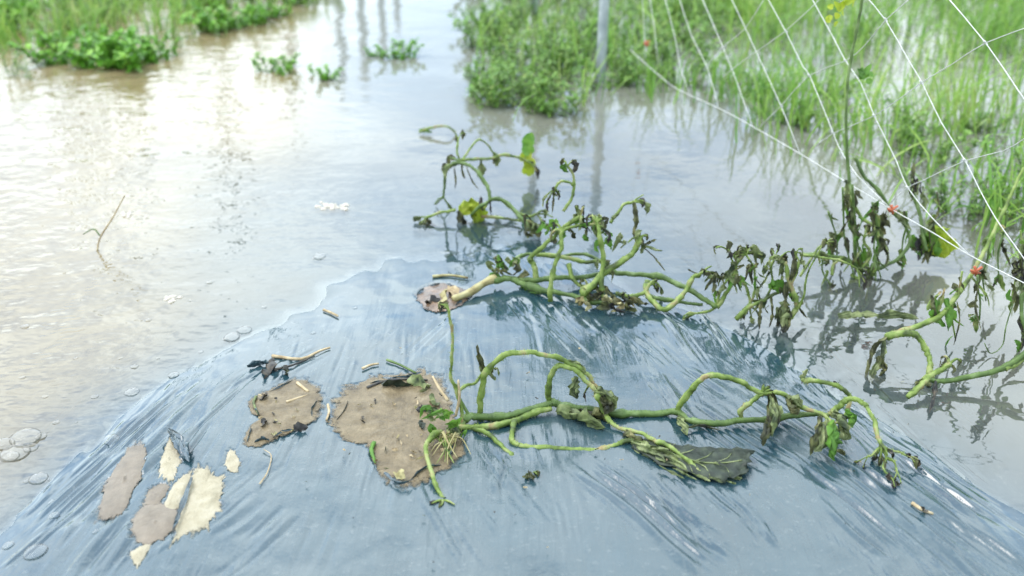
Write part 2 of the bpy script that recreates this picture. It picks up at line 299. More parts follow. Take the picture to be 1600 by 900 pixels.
# ------------------------------------------------------------------ water and ground
gx = np.concatenate([[-900, -300, -100, -40, -15, -6, -3.5, -2.2], np.arange(-1.5, 1.7, .025), [2.2, 3.5, 6, 15, 40, 100, 300, 900]])
gy = np.concatenate([[-300, -60, -10, -1, .2], np.arange(.5, 3.4, .025), [3.8, 4.5, 6, 9, 15, 30, 70, 200, 600, 1600]])
X, Y = np.meshgrid(gx, gy)
inside = (X > -.94) & (X < 1.09) & (Y > .665) & (Y < 3.18)
dep = np.where(inside, np.maximum(-bed(X, Y), 0), .3)
kk = 7 + 14*sm(.42, .68, fbm(X*3.2+1.3, Y*2.2, 31)) + 26*sm(-.15, -.4, X)
plume = at(520, 455); kk = kk + 70*np.exp(-(((X-plume[0])/.16)**2 + ((Y-plume[1])/.09)**2))
tb = np.maximum(1-np.exp(-dep*kk), sm(1.75, 2.7, Y + .5*(fbm(X*2, Y*2, 71)-.5)))
rip = .10 + .85*sm(-.1, -.62, X+ .18*(Y-1)) + .15*fbm(X*2, Y*2, 50)
water = grid_mesh('flood_water', X, Y, np.zeros_like(X), M['water'], {'turbid': tb, 'ripple': rip}); tag(water, kind='structure')
water['label'] = 'brown silty flood water standing over the field'
gy2 = np.concatenate([[-300, -10], np.arange(-2, 12, .12), [20, 60, 300, 1600]]); gx2 = np.concatenate([[-900, -100, -20], np.arange(-6, 6, .12), [20, 100, 900]])
X, Y = np.meshgrid(gx2, gy2)
ground = grid_mesh('ground', X, Y, -.42 + .06*fbm(X, Y, 61), M['silt']); tag(ground, 'silty field soil under the flood water', kind='structure')

# ------------------------------------------------------------------ tubes and leaves
def spline(pts, n=6):
    p = np.array(pts, float)
    if len(p) < 3: n = max(n, 3)
    q = np.vstack([2*p[0]-p[1], p, 2*p[-1]-p[-2]]); o = []
    for i in range(1, len(q)-2):
        for j in range(n):
            t = j/n
            o.append(.5*((2*q[i]) + (-q[i-1]+q[i+1])*t + (2*q[i-1]-5*q[i]+4*q[i+1]-q[i+2])*t*t + (-q[i-1]+3*q[i]-3*q[i+1]+q[i+2])*t**3))
    o.append(q[-2]); return np.array(o)
def tube(name, pts, r0, r1, material, parent=None, sides=8, n=6, rib=.10, seed=None, wob=.09, build=True):
    hairy = kw_h if (kw_h := (material in (M['stalk'], M['stem']) and sides == 8 and build)) else False
    c = spline(pts, n + 2*hairy); m_ = len(c); rg = np.random.default_rng(seed if seed is not None else zlib.crc32(repr((name, round(float(c[0][0])*1e4), round(float(c[-1][1])*1e4))).encode()))
    if hairy and m_ > 8:
        kz = np.stack([np.convolve(rg.normal(size=m_+6), np.ones(7)/7, 'valid') for _ in range(3)], 1); kz *= np.minimum(1, np.minimum(np.arange(m_), m_-1-np.arange(m_))/4)[:, None]; c = c + kz*r0*.75
    t = np.gradient(c, axis=0); t /= np.linalg.norm(t, axis=1)[:, None]+1e-9
    u = np.cross(t[0], [0, 0, 1.]); u = u if np.linalg.norm(u) > .1 else np.cross(t[0], [1., 0, 0]); V = []
    rr = np.linspace(r0, r1, m_)*(1+wob*(np.convolve(rg.normal(size=m_+4), np.ones(5)/5, 'valid')*2))
    if hairy:
        for q in rg.random(max(2, m_//10)): rr = rr*(1+rg.uniform(.12, .4)*np.exp(-((np.arange(m_)-q*m_)/1.3)**2))      # nodes
    for i in range(m_):
        u = u - t[i]*np.dot(u, t[i]); u /= np.linalg.norm(u); v = np.cross(t[i], u)
        for k in range(sides):
            a = 2*math.pi*k/sides; q = rr[i]*(1 + (rib if k % 2 else -rib)); V.append(c[i] + q*(math.cos(a)*u + math.sin(a)*v))
    F = [(i*sides+k, i*sides+(k+1) % sides, (i+1)*sides+(k+1) % sides, (i+1)*sides+k) for i in range(m_-1) for k in range(sides)]
    F += [tuple(range(sides))[::-1], tuple((m_-1)*sides+k for k in range(sides))]
    if not build: return V, F
    if hairy:                       # stiff bristles along the skin
        V = [np.asarray(v) for v in V]
        for _ in range(int(m_*5)):
            i = int(rg.integers(0, m_-1)); k = int(rg.integers(0, sides)); b = V[i*sides+k]; d = (b-c[i]); d = d/(np.linalg.norm(d)+1e-9) + rg.normal(0, .5, 3); e = b + t[i]*.0009; j = len(V)
            V += [b-t[i]*.0001, e-t[i]*.0004, b + d*rg.uniform(.0012, .003)]; F.append((j, j+1, j+2))
    return mesh_obj(name, V, F, material, parent)
def px_tube(name, pp, w0, w1, material, parent, z0=.02, **kw):
    """pp: (px, py[, foot row]); widths in photo pixels"""
    pts = [P(a[0], a[1], a[2], z0) if len(a) > 2 else on_bed(a[0], a[1], .004) for a in pp]
    fork = kw.pop('fork', 0); o = tube(name, pts, px_size(w0*.40, pts[0]), px_size(w1*.40, pts[-1]), material, parent, **kw)
    if fork:            # bare leaf veins left at the end of a stalk, with scraps of dead blade
        rg = random.Random(zlib.crc32(repr(pp).encode())); e = pts[-1]; t = pts[-1]-pts[-2]; t /= np.linalg.norm(t); g = max(.002, gz(e[0], e[1])+.002)
        for i in range(fork):
            L_ = px_size(rg.uniform(12, 26), e); d = t*.6 + np.array([rg.uniform(-.9, .9), rg.uniform(-.5, .5), rg.uniform(-.5, .5)]); d /= np.linalg.norm(d)
            a, b = e+d*L_*.5, e+d*L_ + np.array([0, 0, -L_*rg.uniform(.1, .6)]); a[2] = max(a[2], g); b[2] = max(b[2], g)
            v = tube('leaf_vein', [e-t*.002, a, b], px_size(w1*.33, e), px_size(1.0, e), material, o, sides=6, n=4); v.matrix_parent_inverse.identity()
            if rg.random() < .75:
                w_ = crumple('withered_leaf', [a, b, b+np.array([rg.uniform(-.004, .004), rg.uniform(-.004, .004), max(g-b[2], -L_*.7)])], px_size(rg.uniform(7, 15), e), M[rg.choice(['withered', 'withered', 'withered_pale', 'debris'])], o, rg.randrange(9999), nw=6, ns=4); w_.matrix_parent_inverse.identity()
    return o
def crumple(name, pts, width, material, parent, seed=0, fold=.7, jag=.35, nw=9, curl=.5, tw=1.2, ns=5):
    """a limp, shrivelled leaf hanging along pts; its two halves folded together, margins ragged and rolled"""
    rg = np.random.default_rng(seed+101); c = spline(pts, ns); m_ = len(c); t = np.gradient(c, axis=0); t /= np.linalg.norm(t, axis=1)[:, None]+1e-9
    a0 = rg.random()*6.28; V = []
    for i in range(m_):
        s = i/(m_-1); a = a0 + tw*s + .5*math.sin(s*7+seed)
        u = np.cross(t[i], [math.cos(a), math.sin(a), .3]); u /= np.linalg.norm(u)+1e-9; v = np.cross(t[i], u)
        wd = width*(math.sin(math.pi*min(1, .08+s*.92))**.55)*(.75+.5*rg.random())
        for k in range(nw):
            q = k/(nw-1)*2-1; edge = abs(q)
            x = q*wd*.5*(1-fold*.45) * (1+jag*(rg.random()-.5)*edge)
            z = edge*wd*fold*.45 - (edge**3)*curl*wd*.5 + wd*.16*math.sin(q*9+s*13+seed) + wd*.10*(rg.random()-.5)
            V.append(c[i] + u*x + v*z + t[i]*wd*.25*(rg.random()-.5)*edge)
    F = [(i*nw+k, i*nw+k+1, (i+1)*nw+k+1, (i+1)*nw+k) for i in range(m_-1) for k in range(nw-1)]
    return mesh_obj(name, V, F, material, parent)
def px_crumple(name, pp, wpx, material, parent, seed=0, z0=.02, **kw):
    pts = [P(a[0], a[1], a[2], z0) if len(a) > 2 else on_bed(a[0], a[1], .006) for a in pp]
    return crumple(name, pts, px_size(wpx*(1.2 if wpx >= 8 and parent is not None else 1), pts[0]), material, parent, seed, **kw)
def blade_leaf(name, base, tip, width, material, parent, seed=0, cup=.25, droop=.1, lobes=0, up=(0, 0, 1.)):
    """a broad leaf from base to tip, lightly cupped and wavy with toothed margin"""
    rg = np.random.default_rng(seed+7); base = np.array(base); tip = np.array(tip); ax = tip-base; Ln = np.linalg.norm(ax); ax /= Ln
    u = np.cross(ax, up); u /= np.linalg.norm(u)+1e-9; n = np.cross(u, ax); V = []; m_, nw = 11, 9
    for i in range(m_):
        s = i/(m_-1); wd = width*(math.sin(math.pi*min(.97, .06+.9*s**.8))**.7)*(1+(.18*math.sin(s*lobes*6.28) if lobes else 0))
        for k in range(nw):
            q = k/(nw-1)*2-1; e = abs(q)
            V.append(base + ax*Ln*(s - .10*e*(1-s)) + u*q*wd*.5*(1+.14*(rg.random()-.5)*(e > .9)) + n*(cup*wd*e*e*.5 + .08*wd*math.sin(s*8+q*3+seed)*e + droop*Ln*-(s*s) + .02*wd*(rg.random()-.5)))
    F = [(i*nw+k, i*nw+k+1, (i+1)*nw+k+1, (i+1)*nw+k) for i in range(m_-1) for k in range(nw-1)]
    return mesh_obj(name, V, F, material, parent)
def star(px, py, b, parent, seed, n=5, length=30, width=10, z0=.02, m_='withered', down=.5):
    """the shrivelled lobes of a dead leaf fanning from a stalk end"""
    rg = random.Random(seed)
    for i in range(n):
        a = rg.uniform(-.5, math.pi+.5); l = length*rg.uniform(.5, 1.1)
        x1 = px+math.cos(a)*l*.5; y1 = py-math.sin(a)*l*.25; x2 = px+math.cos(a)*l*.9 + rg.uniform(-4, 4); y2 = y1 + l*rg.uniform(.1, .9)*down*2
        px_crumple('withered_leaf', [(px, py, b), (x1, y1, b-rg.uniform(-6, 6)), (x2, y2, b-rg.uniform(-8, 8))], width*rg.uniform(.6, 1.1), M[m_ if rg.random() < .7 else 'withered_pale'], parent, seed*13+i, z0, nw=6, ns=4)

def in_poly(px, py, poly):
    r = np.zeros(px.shape, bool); n = len(poly)
    for i in range(n):
        (x1, y1), (x2, y2) = poly[i], poly[(i+1) % n]
        with np.errstate(divide='ignore', invalid='ignore'):
            r ^= ((y1 > py) != (y2 > py)) & (px < (x2-x1)*(py-y1)/(y2-y1)+x1)
    return r
# ------------------------------------------------------------------ bare soil and mud patches where the film is torn
def patch(name, outline, material, label, cat, height=.006, seed=0, lip=True, rough=.002, ragged=1.0):
    pts = np.array([on_bed(a, b) for a, b in outline]); c = pts[:, :2].mean(0)
    q = spline(np.vstack([pts, pts[:1]])[:, :], 14)[:-1, :2]; m_ = len(q); R = 16
    ph = np.arange(m_)/m_*6.283
    jit = 1 + ragged*(.10*(vnoise(np.cos(ph)*3+9, np.sin(ph)*3+9, seed)-.5) + .13*(vnoise(np.cos(ph)*14+9, np.sin(ph)*14+30, seed+1)-.5)+ .11*(vnoise(np.cos(ph)*34+9, np.sin(ph)*34+80, seed+2)-.5))
    q = c + (q-c)*jit[:, None]
    root = thing(name, (*c, gz(*c)), label, cat)
    CARVE.append(c+(q-c)*1.12); qs = spline(np.vstack([pts, pts[:1]])[:, :], 14)[:-1, :2]
    V = []
    for i in range(R):
        f = 1-(i/R)**1.3
        bl = max(0, 1-i/3); xy = c + (q*bl+qs*(1-bl)-c)*f*1.12; z = bed(xy[:, 0], xy[:, 1])
        edge = min(1, i/9); h = -.0002 + (min(height, .0026)+.0004)*edge + rough*edge*(fbm(xy[:, 0]*70, xy[:, 1]*70, seed+4, 5)-.5)*2.6
        V += [(xy[j, 0], xy[j, 1], z[j]+h[j]) for j in range(m_)]
    F = [(i*m_+j, i*m_+(j+1) % m_, (i+1)*m_+(j+1) % m_, (i+1)*m_+j) for i in range(R-1) for j in range(m_)]
    V.append((*c, gz(*c)+height)); F += [((R-1)*m_+j, (R-1)*m_+(j+1) % m_, len(V)-1) for j in range(m_)]
    mesh_obj('soil_surface', V, F, material, root, True, [min(1, i/5.5) for i in range(R) for _ in range(m_)]+[1])
    if lip:        # scraps of torn film curling round the hole
        rg = random.Random(seed)
        for a in range(6):
            j = rg.randrange(m_); p = np.array([*q[j], gz(*q[j])+.001]); o_ = q[(j+m_//14) % m_]; r_ = np.array([*o_, gz(*o_)+.001]); md_ = (p+r_)/2 + np.array([*(c-(p+r_)[:2]/2)*.06, .0015])
            crumple('torn_film_edge', [p, md_, r_], rg.uniform(.004, .009), M['film'], root, seed*7+a, fold=.4, nw=6, ns=4)
    return root
patch('soil_patch', [(524, 655), (545, 615), (590, 592), (640, 588), (676, 592), (694, 620), (706, 655), (718, 690), (700, 722), (650, 748), (612, 742), (586, 720), (578, 692), (540, 684)], M['mud'],
      'large round patch of brown soil in the film under the front vine crown', 'soil', .004, 1)
patch('soil_patch', [(390, 628), (420, 612), (462, 597), (490, 606), (498, 632), (480, 662), (440, 680), (408, 694), (386, 688), (394, 664), (412, 654), (398, 646)], M['mud'],
      'notched patch of brown soil left of the largest soil patch', 'soil', .004, 2)
patch('planting_hole', [(652, 462), (668, 448), (692, 443), (716, 450), (734, 458), (728, 468), (714, 478), (692, 486), (668, 482)], M['mudred'],
      'small wet reddish planting hole at the root of the second vine', 'hole', .003, 3)
patch('mud_film', [(178, 735), (205, 702), (226, 700), (222, 735), (206, 768), (190, 800), (160, 806), (164, 770)], M['mudgrey'],
      'smooth brown mud smear on the submerged left shoulder of the film', 'mud', .0025, 4, False, .0005, 2.4)
patch('mud_patch', [(208, 812), (228, 790), (262, 790), (275, 800), (272, 822), (254, 840), (228, 848), (212, 840)], M['mudgrey'],
      'wet grey brown mud lump against the pale sand patch', 'mud', .0040, 5, False, .001, 1.8)
patch('mud_patch', [(232, 765), (252, 755), (262, 762), (252, 780), (240, 788), (228, 786)], M['mudgrey'], 'small mud spot above the wet mud lump at lower left', 'mud', .002, 9, False, .0005, 3)
patch('sand_patch', [(290, 760), (306, 738), (326, 734), (330, 744), (346, 752), (342, 785), (328, 812), (300, 830), (276, 836), (282, 800)], M['sand'],
      'pale dry sand patch showing through the torn film at lower left', 'sand', .003, 6, False, .002, 2.6)
patch('sand_patch', [(258, 785), (272, 758), (290, 742), (298, 748), (286, 778), (272, 795), (258, 796)], M['sand'], 'narrow sliver of pale sand left of the large sand patch', 'sand', .0025, 7, False, .002, 3)
patch('silt_flake', [(352, 725), (358, 705), (366, 708), (374, 722), (368, 738), (358, 735)], M['sand'], 'tiny pale silt flake on the film between two soil patches', 'silt', .001, 8, False, .002, 4)
patch('silt_flake', [(205, 862), (222, 852), (236, 850), (226, 868), (216, 882), (208, 876)], M['sand'], 'pale silt flake below the wet mud lump', 'silt', .0015, 10, False, .002, 4)
patch('silt_flake', [(248, 745), (252, 720), (262, 690), (272, 692), (280, 720), (268, 745)], M['sand'], 'thin pale silt streak inside the slit tear of the film', 'silt', .0015, 11, False, .001, 4)
# the film itself, sunk where the soil shows through its holes
FC = FZ.copy()
for q in CARVE:
    k = (FX > q[:, 0].min()) & (FX < q[:, 0].max()) & (FY > q[:, 1].min()) & (FY < q[:, 1].max()); jj = np.nonzero(k)
    ins = in_poly(FX[jj], FY[jj], [tuple(p) for p in q]); a_, b_ = jj[0][ins], jj[1][ins]; FC[a_, b_] = np.minimum(FC[a_, b_], bed(FX[a_, b_], FY[a_, b_])) - .0008
film = grid_mesh('plastic_mulch_film', FX, FY, FC, M['film'])
tag(film, 'wrinkled silver grey plastic mulch film covering the planting bed', 'plastic film')
# flaps of torn film
for i, (pp, wpx) in enumerate([([(262, 672), (280, 690), (296, 722)], 24), ([(386, 572), (410, 566), (428, 570)], 14), ([(300, 745), (284, 790), (266, 838)], 9), ([(600, 738), (622, 754), (648, 748)], 9)]):
    f = px_crumple('torn_film_flap', pp, wpx, M['film'], None, 300+i, fold=.5, jag=.5)
    f.parent = film

# ------------------------------------------------------------------ front vine
def vine(name, px, py, label):
    return thing(name, on_bed(px, py), label, 'vine')
V1 = vine('squash_vine', 700, 690, 'dying green squash vine sprawled across the film in the foreground')
S, K, Wd, Wp = M['stem'], M['stalk'], M['withered'], M['withered_pale']
px_tube('main_stem', [(700, 676, 684), (719, 664, 674), (734, 653, 664), (770, 650, 660), (806, 647, 656), (855, 633, 646), (874, 632, 645), (923, 638, 650), (961, 646, 656), (1003, 647, 656), (1051, 643, 652), (1080, 656, 664), (1113, 664, 672), (1163, 659, 668), (1229, 650, 660), (1274, 647, 660), (1296, 650, 664)], 16, 9, S, V1)
px_tube('side_stem', [(716, 668, 676), (738, 666, 674), (768, 668, 676), (806, 655, 665), (836, 645, 656), (862, 638, 650)], 13, 9, K, V1)
def stalk(pp, w0, w1, par=V1, m_='stalk', fork=4, **kw): return px_tube('leaf_stalk', pp, w0, w1, M[m_], par, fork=fork, **kw)
stalk([(722, 662, 672), (720, 632, 670), (712, 606, 669), (703, 585, 668), (706, 560, 667), (708, 540, 666), (705, 505, 665), (701, 484, 664)], 7, 5)
stalk([(714, 611, 669), (728, 604, 660), (742, 598, 652), (757, 578, 648)], 6, 4)
stalk([(750, 645, 652), (752, 622, 652), (758, 590, 652), (772, 566, 651), (799, 551, 650), (829, 549, 648), (859, 554, 646), (889, 568, 645), (914, 584, 645), (926, 600, 646)], 12, 9)
stalk([(859, 628, 640), (857, 608, 642), (863, 578, 644), (876, 569, 646), (897, 577, 648), (916, 594, 650), (931, 615, 654), (942, 645, 660), (961, 664, 674), (990, 675, 688), (1020, 686, 700), (1043, 697, 712), (1076, 721, 734), (1093, 738, 748), (1110, 746, 753), (1134, 744, 754)], 11, 7)
stalk([(804, 658, 668), (799, 679, 690), (804, 692, 700), (820, 697, 704), (867, 702, 708), (912, 702, 708), (950, 699, 706), (976, 688, 698), (1000, 690, 700), (1030, 708, 716), (1060, 722, 730)], 11, 8)
stalk([(740, 670, 678), (765, 681, 690), (791, 702, 710), (810, 721, 728), (825, 735, 741), (832, 742, 748)], 9, 6)
stalk([(690, 674, 690), (674, 682, 700), (666, 698, 716), (669, 724, 742), (679, 750, 766), (687, 772, 782), (694, 784, 790)], 10, 8)
stalk([(1058, 643, 652), (1064, 629, 654), (1084, 602, 656), (1105, 588, 658), (1126, 587, 658), (1159, 600, 658), (1192, 614, 657), (1225, 618, 656), (1253, 633, 660), (1282, 648, 668), (1303, 662, 680)], 11, 7)
stalk([(1158, 655, 662), (1158, 641, 662), (1174, 626, 660), (1192, 615, 658)], 10, 8)
stalk([(1252, 592, 640), (1262, 595, 642), (1291, 598, 645), (1315, 608, 648), (1327, 622, 650), (1324, 645, 656)], 9, 8)
stalk([(1298, 648, 662), (1306, 636, 662), (1320, 626, 664), (1338, 623, 668), (1353, 634, 676), (1364, 656, 690), (1371, 678, 704), (1378, 697, 714)], 12, 8)
for pp in ([(1378, 696, 712), (1366, 708, 718), (1354, 714, 722)], [(1378, 696, 712), (1384, 715, 722), (1380, 732, 738), (1392, 746, 750)], [(1378, 696, 712), (1394, 704, 714), (1410, 708, 716), (1418, 712, 718)], [(1384, 715, 722), (1398, 722, 728), (1402, 738, 742)]):
    stalk(pp, 5, 2.5, fork=2)
# crown: fine roots, stumps and small leaves round the soil hole
rg = random.Random(3)
for i in range(26):
    a = rg.uniform(0, 6.28); x = 700+math.cos(a)*rg.uniform(4, 24); y = 694+math.sin(a)*rg.uniform(4, 20)
    px_tube('root_fibre', [(700+rg.uniform(-12, 12), 684+rg.uniform(-10, 8), 698), (x, y-8, y+6), (x+rg.uniform(-14, 14), y+rg.uniform(4, 16))], rg.uniform(3, 6), 1.6, M['root' if i % 3 else 'stalk'], V1, sides=5, n=3)
for i in range(16):
    x = 698+rg.uniform(-22, 26); y = 668+rg.uniform(-30, 40)
    px_crumple('small_leaf', [(x, y, 690), (x+rg.uniform(-16, 16), y-rg.uniform(2, 14), 690), (x+rg.uniform(-24, 24), y+rg.uniform(-10, 14), 692)], rg.uniform(9, 17), M['leaf'] if i % 4 else Wp, V1, 500+i, nw=6, ns=4)
px_tube('dry_stump', [(712, 650, 672), (718, 620, 672), (716, 594, 672)], 6, 5, M['straw'], V1, sides=6)
px_tube('dry_stump', [(700, 626, 650), (686, 606, 640), (676, 588, 630)], 6, 4, M['straw'], V1, sides=6)
px_tube('dry_stump', [(734, 652, 664), (724, 634, 664), (716, 618, 664), (713, 600, 664)], 7, 4, S, V1, sides=6)
px_crumple('withered_leaf', [(757, 578, 648), (750, 560, 648), (746, 538, 648)], 12, Wd, V1, 21)
px_crumple('withered_leaf', [(757, 578, 648), (768, 586, 648), (775, 594, 648)], 9, Wp, V1, 22)
for i, (pp, wd, m_) in enumerate([
  ([(886, 566, 646), (900, 572, 646), (916, 582, 648)], 15, Wp), ([(902, 588, 650), (896, 605, 652), (902, 624, 655)], 15, Wp),
  ([(870, 640), (910, 650), (946, 668)], 34, Wp), ([(900, 640), (930, 645), (955, 655)], 22, Wd),
  ([(928, 612, 656), (946, 616, 656), (956, 630, 658), (954, 644, 662)], 18, Wp), ([(938, 620, 658), (950, 632, 660), (944, 648, 664)], 18, Wd),
  ([(976, 674), (990, 682), (1012, 692)], 20, Wd), ([(986, 690), (1008, 706), (1040, 722)], 20, Wp), ([(1005, 700), (1040, 716), (1075, 738)], 22, Wp),
  ([(1204, 616, 662), (1209, 643, 664), (1202, 672, 700), (1192, 698, 704)], 20, Wd), ([(1206, 620, 662), (1213, 650, 690), (1206, 684, 700)], 16, Wp),
  ([(1228, 618, 658), (1244, 622, 660), (1254, 636, 664)], 15, Wp), ([(1230, 622, 660), (1238, 640, 664), (1250, 642, 668)], 18, Wd),
  ([(1284, 650, 680), (1278, 684, 716), (1266, 712, 722)], 15, Wd), ([(1290, 655, 690), (1286, 690, 718), (1272, 706, 722)], 18, Wp),
  ([(1303, 660, 700), (1306, 690, 722), (1302, 720, 728)], 26, M['leaf']), ([(1312, 650, 690), (1322, 670, 702), (1318, 688, 708)], 22, Wp), ([(1300, 645, 670), (1316, 656, 680), (1328, 672, 692)], 16, Wp),
  ([(1325, 640, 668), (1330, 655, 676), (1322, 668, 684)], 20, M['leaf']), ([(1302, 700, 724), (1316, 705, 724), (1320, 712, 724)], 9, Wd),
  ([(1058, 652), (1066, 664), (1074, 680)], 14, Wp), ([(1075, 668), (1095, 664), (1125, 672)], 6, Wd),
  ([(826, 736), (832, 742), (838, 746)], 9, Wd), ([(816, 745), (826, 744), (834, 748)], 6, Wd), ([(690, 776, 784), (692, 784, 788), (686, 788, 792)], 13, K),
  ([(1252, 592, 640), (1256, 584, 640), (1262, 576, 642)], 8, Wp), ([(1392, 746, 750), (1386, 742, 748), (1396, 752, 752)], 9, M['debris']), ([(1416, 712, 718), (1422, 710, 718), (1418, 716, 720)], 9, M['debris']),
  ([(1378, 712, 720), (1384, 722, 728), (1382, 734, 738)], 8, Wd)]):
    px_crumple('withered_leaf', pp, wd*1.3, m_, V1, 30+i, nw=11)
# the big wet leaf under the stalk end
def wet_leaf():
    o = [(980, 680), (1010, 678), (1060, 692), (1105, 700), (1130, 698), (1150, 706), (1172, 716), (1168, 736), (1158, 750), (1135, 755), (1100, 752), (1060, 742), (1020, 722), (985, 705)]
    a, b = on_bed(978, 690, .012), on_bed(1170, 728, .016)
    ax = (b-a); n1, n2 = 22, 13; V = []; rg = np.random.default_rng(5)
    top = [(985, 692), (1020, 690), (1065, 702), (1105, 711), (1145, 711), (1174, 718)]; bot = [(990, 702), (1024, 722), (1064, 740), (1100, 752), (1140, 756), (1165, 746)]
    T = spline([on_bed(*q) for q in top], 4); Bt = spline([on_bed(*q) for q in bot], 4); n1 = len(T)
    for i in range(n1):
        for k in range(n2):
            f = k/(n2-1); p = T[i]*(1-f)+Bt[i]*f; s = i/(n1-1)
            h = .004 + .010*s*(1-f)*math.sin(math.pi*(.2+.6*f)) + .006*abs(f-.5)*s + .0012*math.sin(s*23+f*11) + .0010*math.sin(f*17-s*9) + .0042*(rg.random()-.5)*(.3+s) + .006*s**6*rg.random()
            jg = .002+.006*(k in (0, n2-1) or i == n1-1); V.append((p[0]+jg*(rg.random()-.5), p[1]+jg*(rg.random()-.5), gz(p[0], p[1])+h))
    F = [(i*n2+k, i*n2+k+1, (i+1)*n2+k+1, (i+1)*n2+k) for i in range(n1-1) for k in range(n2-1)]
    q = mesh_obj('wet_leaf', V, F, M['wetleaf'], V1); q['label'] = 'broad dark wet leaf lying on the film'
    z_ = lambda i, k: np.array(V[i*n2+k]) + np.array([0, 0, .0012])
    vn = tube('leaf_vein', [z_(i, 6) for i in range(0, n1-1, 3)], .0020, .0007, M['withered_pale'], q, sides=5, n=2); vn.matrix_parent_inverse.identity()
    for i in range(1, n1-5, 3):
        for sg in (1, -1):
            v2 = tube('leaf_vein', [z_(i, 6), z_(min(n1-1, i+2), 6+2*sg), z_(min(n1-1, i+3), 6+5*sg)], .0010, .0004, M['withered_pale'], q, sides=4, n=2); v2.matrix_parent_inverse.identity()
    md = q.modifiers.new('thick', 'SOLIDIFY'); md.thickness = .0012
wet_leaf()
for i in range(5):
    px_crumple('leaf_rim', [(1030+i*26, 727+i*6), (1050+i*24, 738+i*4), (1070+i*20, 748+i*2)], 7, M['withered_pale'], V1, 160+i)

# ------------------------------------------------------------------ second vine, rooted in the planting hole
V2 = vine('squash_vine', 740, 462, 'tangled squash vine behind the front one, rooted in the small planting hole')
def st2(pp, w0, w1, m_='stalk', fork=4, **kw): return px_tube('leaf_stalk', pp, w0, w1, M[m_], V2, z0=.005, fork=fork, **kw)
px_tube('root_stem', [(708, 468, 472), (722, 462, 467), (738, 455, 462), (754, 444, 454), (774, 434, 448)], 13, 18, M['root'], V2, z0=.005)
px_tube('main_stem', [(768, 438, 450), (790, 436, 448), (808, 436, 447), (840, 438, 448), (888, 435, 446), (940, 428, 440), (980, 427, 442), (1020, 432, 450), (1060, 446, 464), (1092, 463, 480), (1120, 480, 490)], 12, 9, S, V2, z0=.005)
px_tube('side_stem', [(802, 436, 446), (824, 446, 456), (860, 454, 464), (896, 462, 472), (920, 470, 478), (960, 476, 484)], 11, 8, S, V2, z0=.005)
px_tube('side_stem', [(806, 404, 430), (830, 396, 424), (870, 400, 428), (905, 396, 430), (925, 400, 436), (950, 418, 442)], 7, 6, S, V2, z0=.005)
px_tube('side_stem', [(1010, 462, 474), (1050, 470, 480), (1098, 476, 484)], 8, 6, S, V2, z0=.005)
st2([(860, 470, 476), (861, 440, 474), (868, 410, 470), (876, 384, 466), (878, 360, 462)], 11, 8)
st2([(838, 436, 446), (834, 415, 444), (830, 402, 442), (852, 382, 442), (876, 360, 444), (908, 336, 446)], 11, 7)
st2([(838, 398, 436), (872, 401, 440), (905, 408, 442), (934, 407, 444)], 8, 6)
st2([(912, 466, 474), (918, 450, 472), (948, 424, 466), (976, 404, 462), (995, 388, 458), (1000, 370, 456)], 14, 8)
st2([(940, 466, 474), (942, 436, 470), (944, 402, 466), (937, 364, 462), (932, 346, 460)], 11, 7)
st2([(954, 348, 440), (962, 336, 436), (974, 322, 434), (990, 315, 432)], 7, 5)
st2([(876, 360, 452), (900, 354, 450), (930, 350, 452)], 7, 5)
st2([(880, 330, 430), (892, 312, 428), (898, 290, 426), (894, 270, 425), (886, 258, 425)], 6, 4)
st2([(897, 290, 426), (888, 284, 426), (874, 284, 427), (866, 296, 428)], 5, 4)
st2([(1012, 440, 456), (1010, 458, 470), (1022, 476, 484), (1044, 481, 488), (1066, 464, 484), (1078, 440, 480), (1090, 428, 476), (1098, 426, 474)], 11, 6)
st2([(962, 458, 470), (985, 464, 474), (1006, 456, 472), (1014, 444, 466)], 8, 7)
st2([(888, 412, 448), (892, 432, 454), (906, 446, 460), (920, 446, 464)], 8, 6)
st2([(1120, 480, 489), (1138, 458, 488), (1148, 430, 487), (1154, 409, 486), (1166, 394, 486)], 9, 5)
st2([(1150, 434, 487), (1166, 446, 488), (1171, 464, 490), (1171, 480, 494)], 7, 5)
st2([(1150, 499, 504), (1168, 481, 504), (1192, 469, 504), (1222, 455, 506)], 9, 6)
st2([(1227, 410, 506), (1233, 435, 507), (1243, 468, 508), (1244, 482, 508), (1236, 497, 510)], 8, 9)
st2([(1118, 480, 488), (1104, 486, 492), (1085, 490, 496)], 6, 4)
rg = random.Random(8)
for i in range(18):                                        # leafy stub where the stem leaves the root
    x = 790+rg.uniform(-20, 24); y = 424+rg.uniform(-18, 16)
    px_crumple('small_leaf', [(x, y, 446), (x+rg.uniform(-12, 12), y-rg.uniform(0, 12), 446), (x+rg.uniform(-20, 20), y+rg.uniform(-14, 10), 447)], rg.uniform(9, 16), [M['leaf'], Wd, Wp][i % 3], V2, 700+i, .005, nw=6, ns=4)
for i in range(26):                                        # dark rotten mass under the stalks
    x = 955+rg.uniform(-50, 45); y = 464+rg.uniform(-14, 16)
    px_crumple('withered_leaf', [(x, y-6, y+14), (x+rg.uniform(-14, 14), y, y+12), (x+rg.uniform(-24, 24), y+rg.uniform(0, 10), y+14)], rg.uniform(8, 18), [Wd, Wd, M['debris'], M['root']][i % 4], V2, 740+i, .005, nw=6, ns=4)
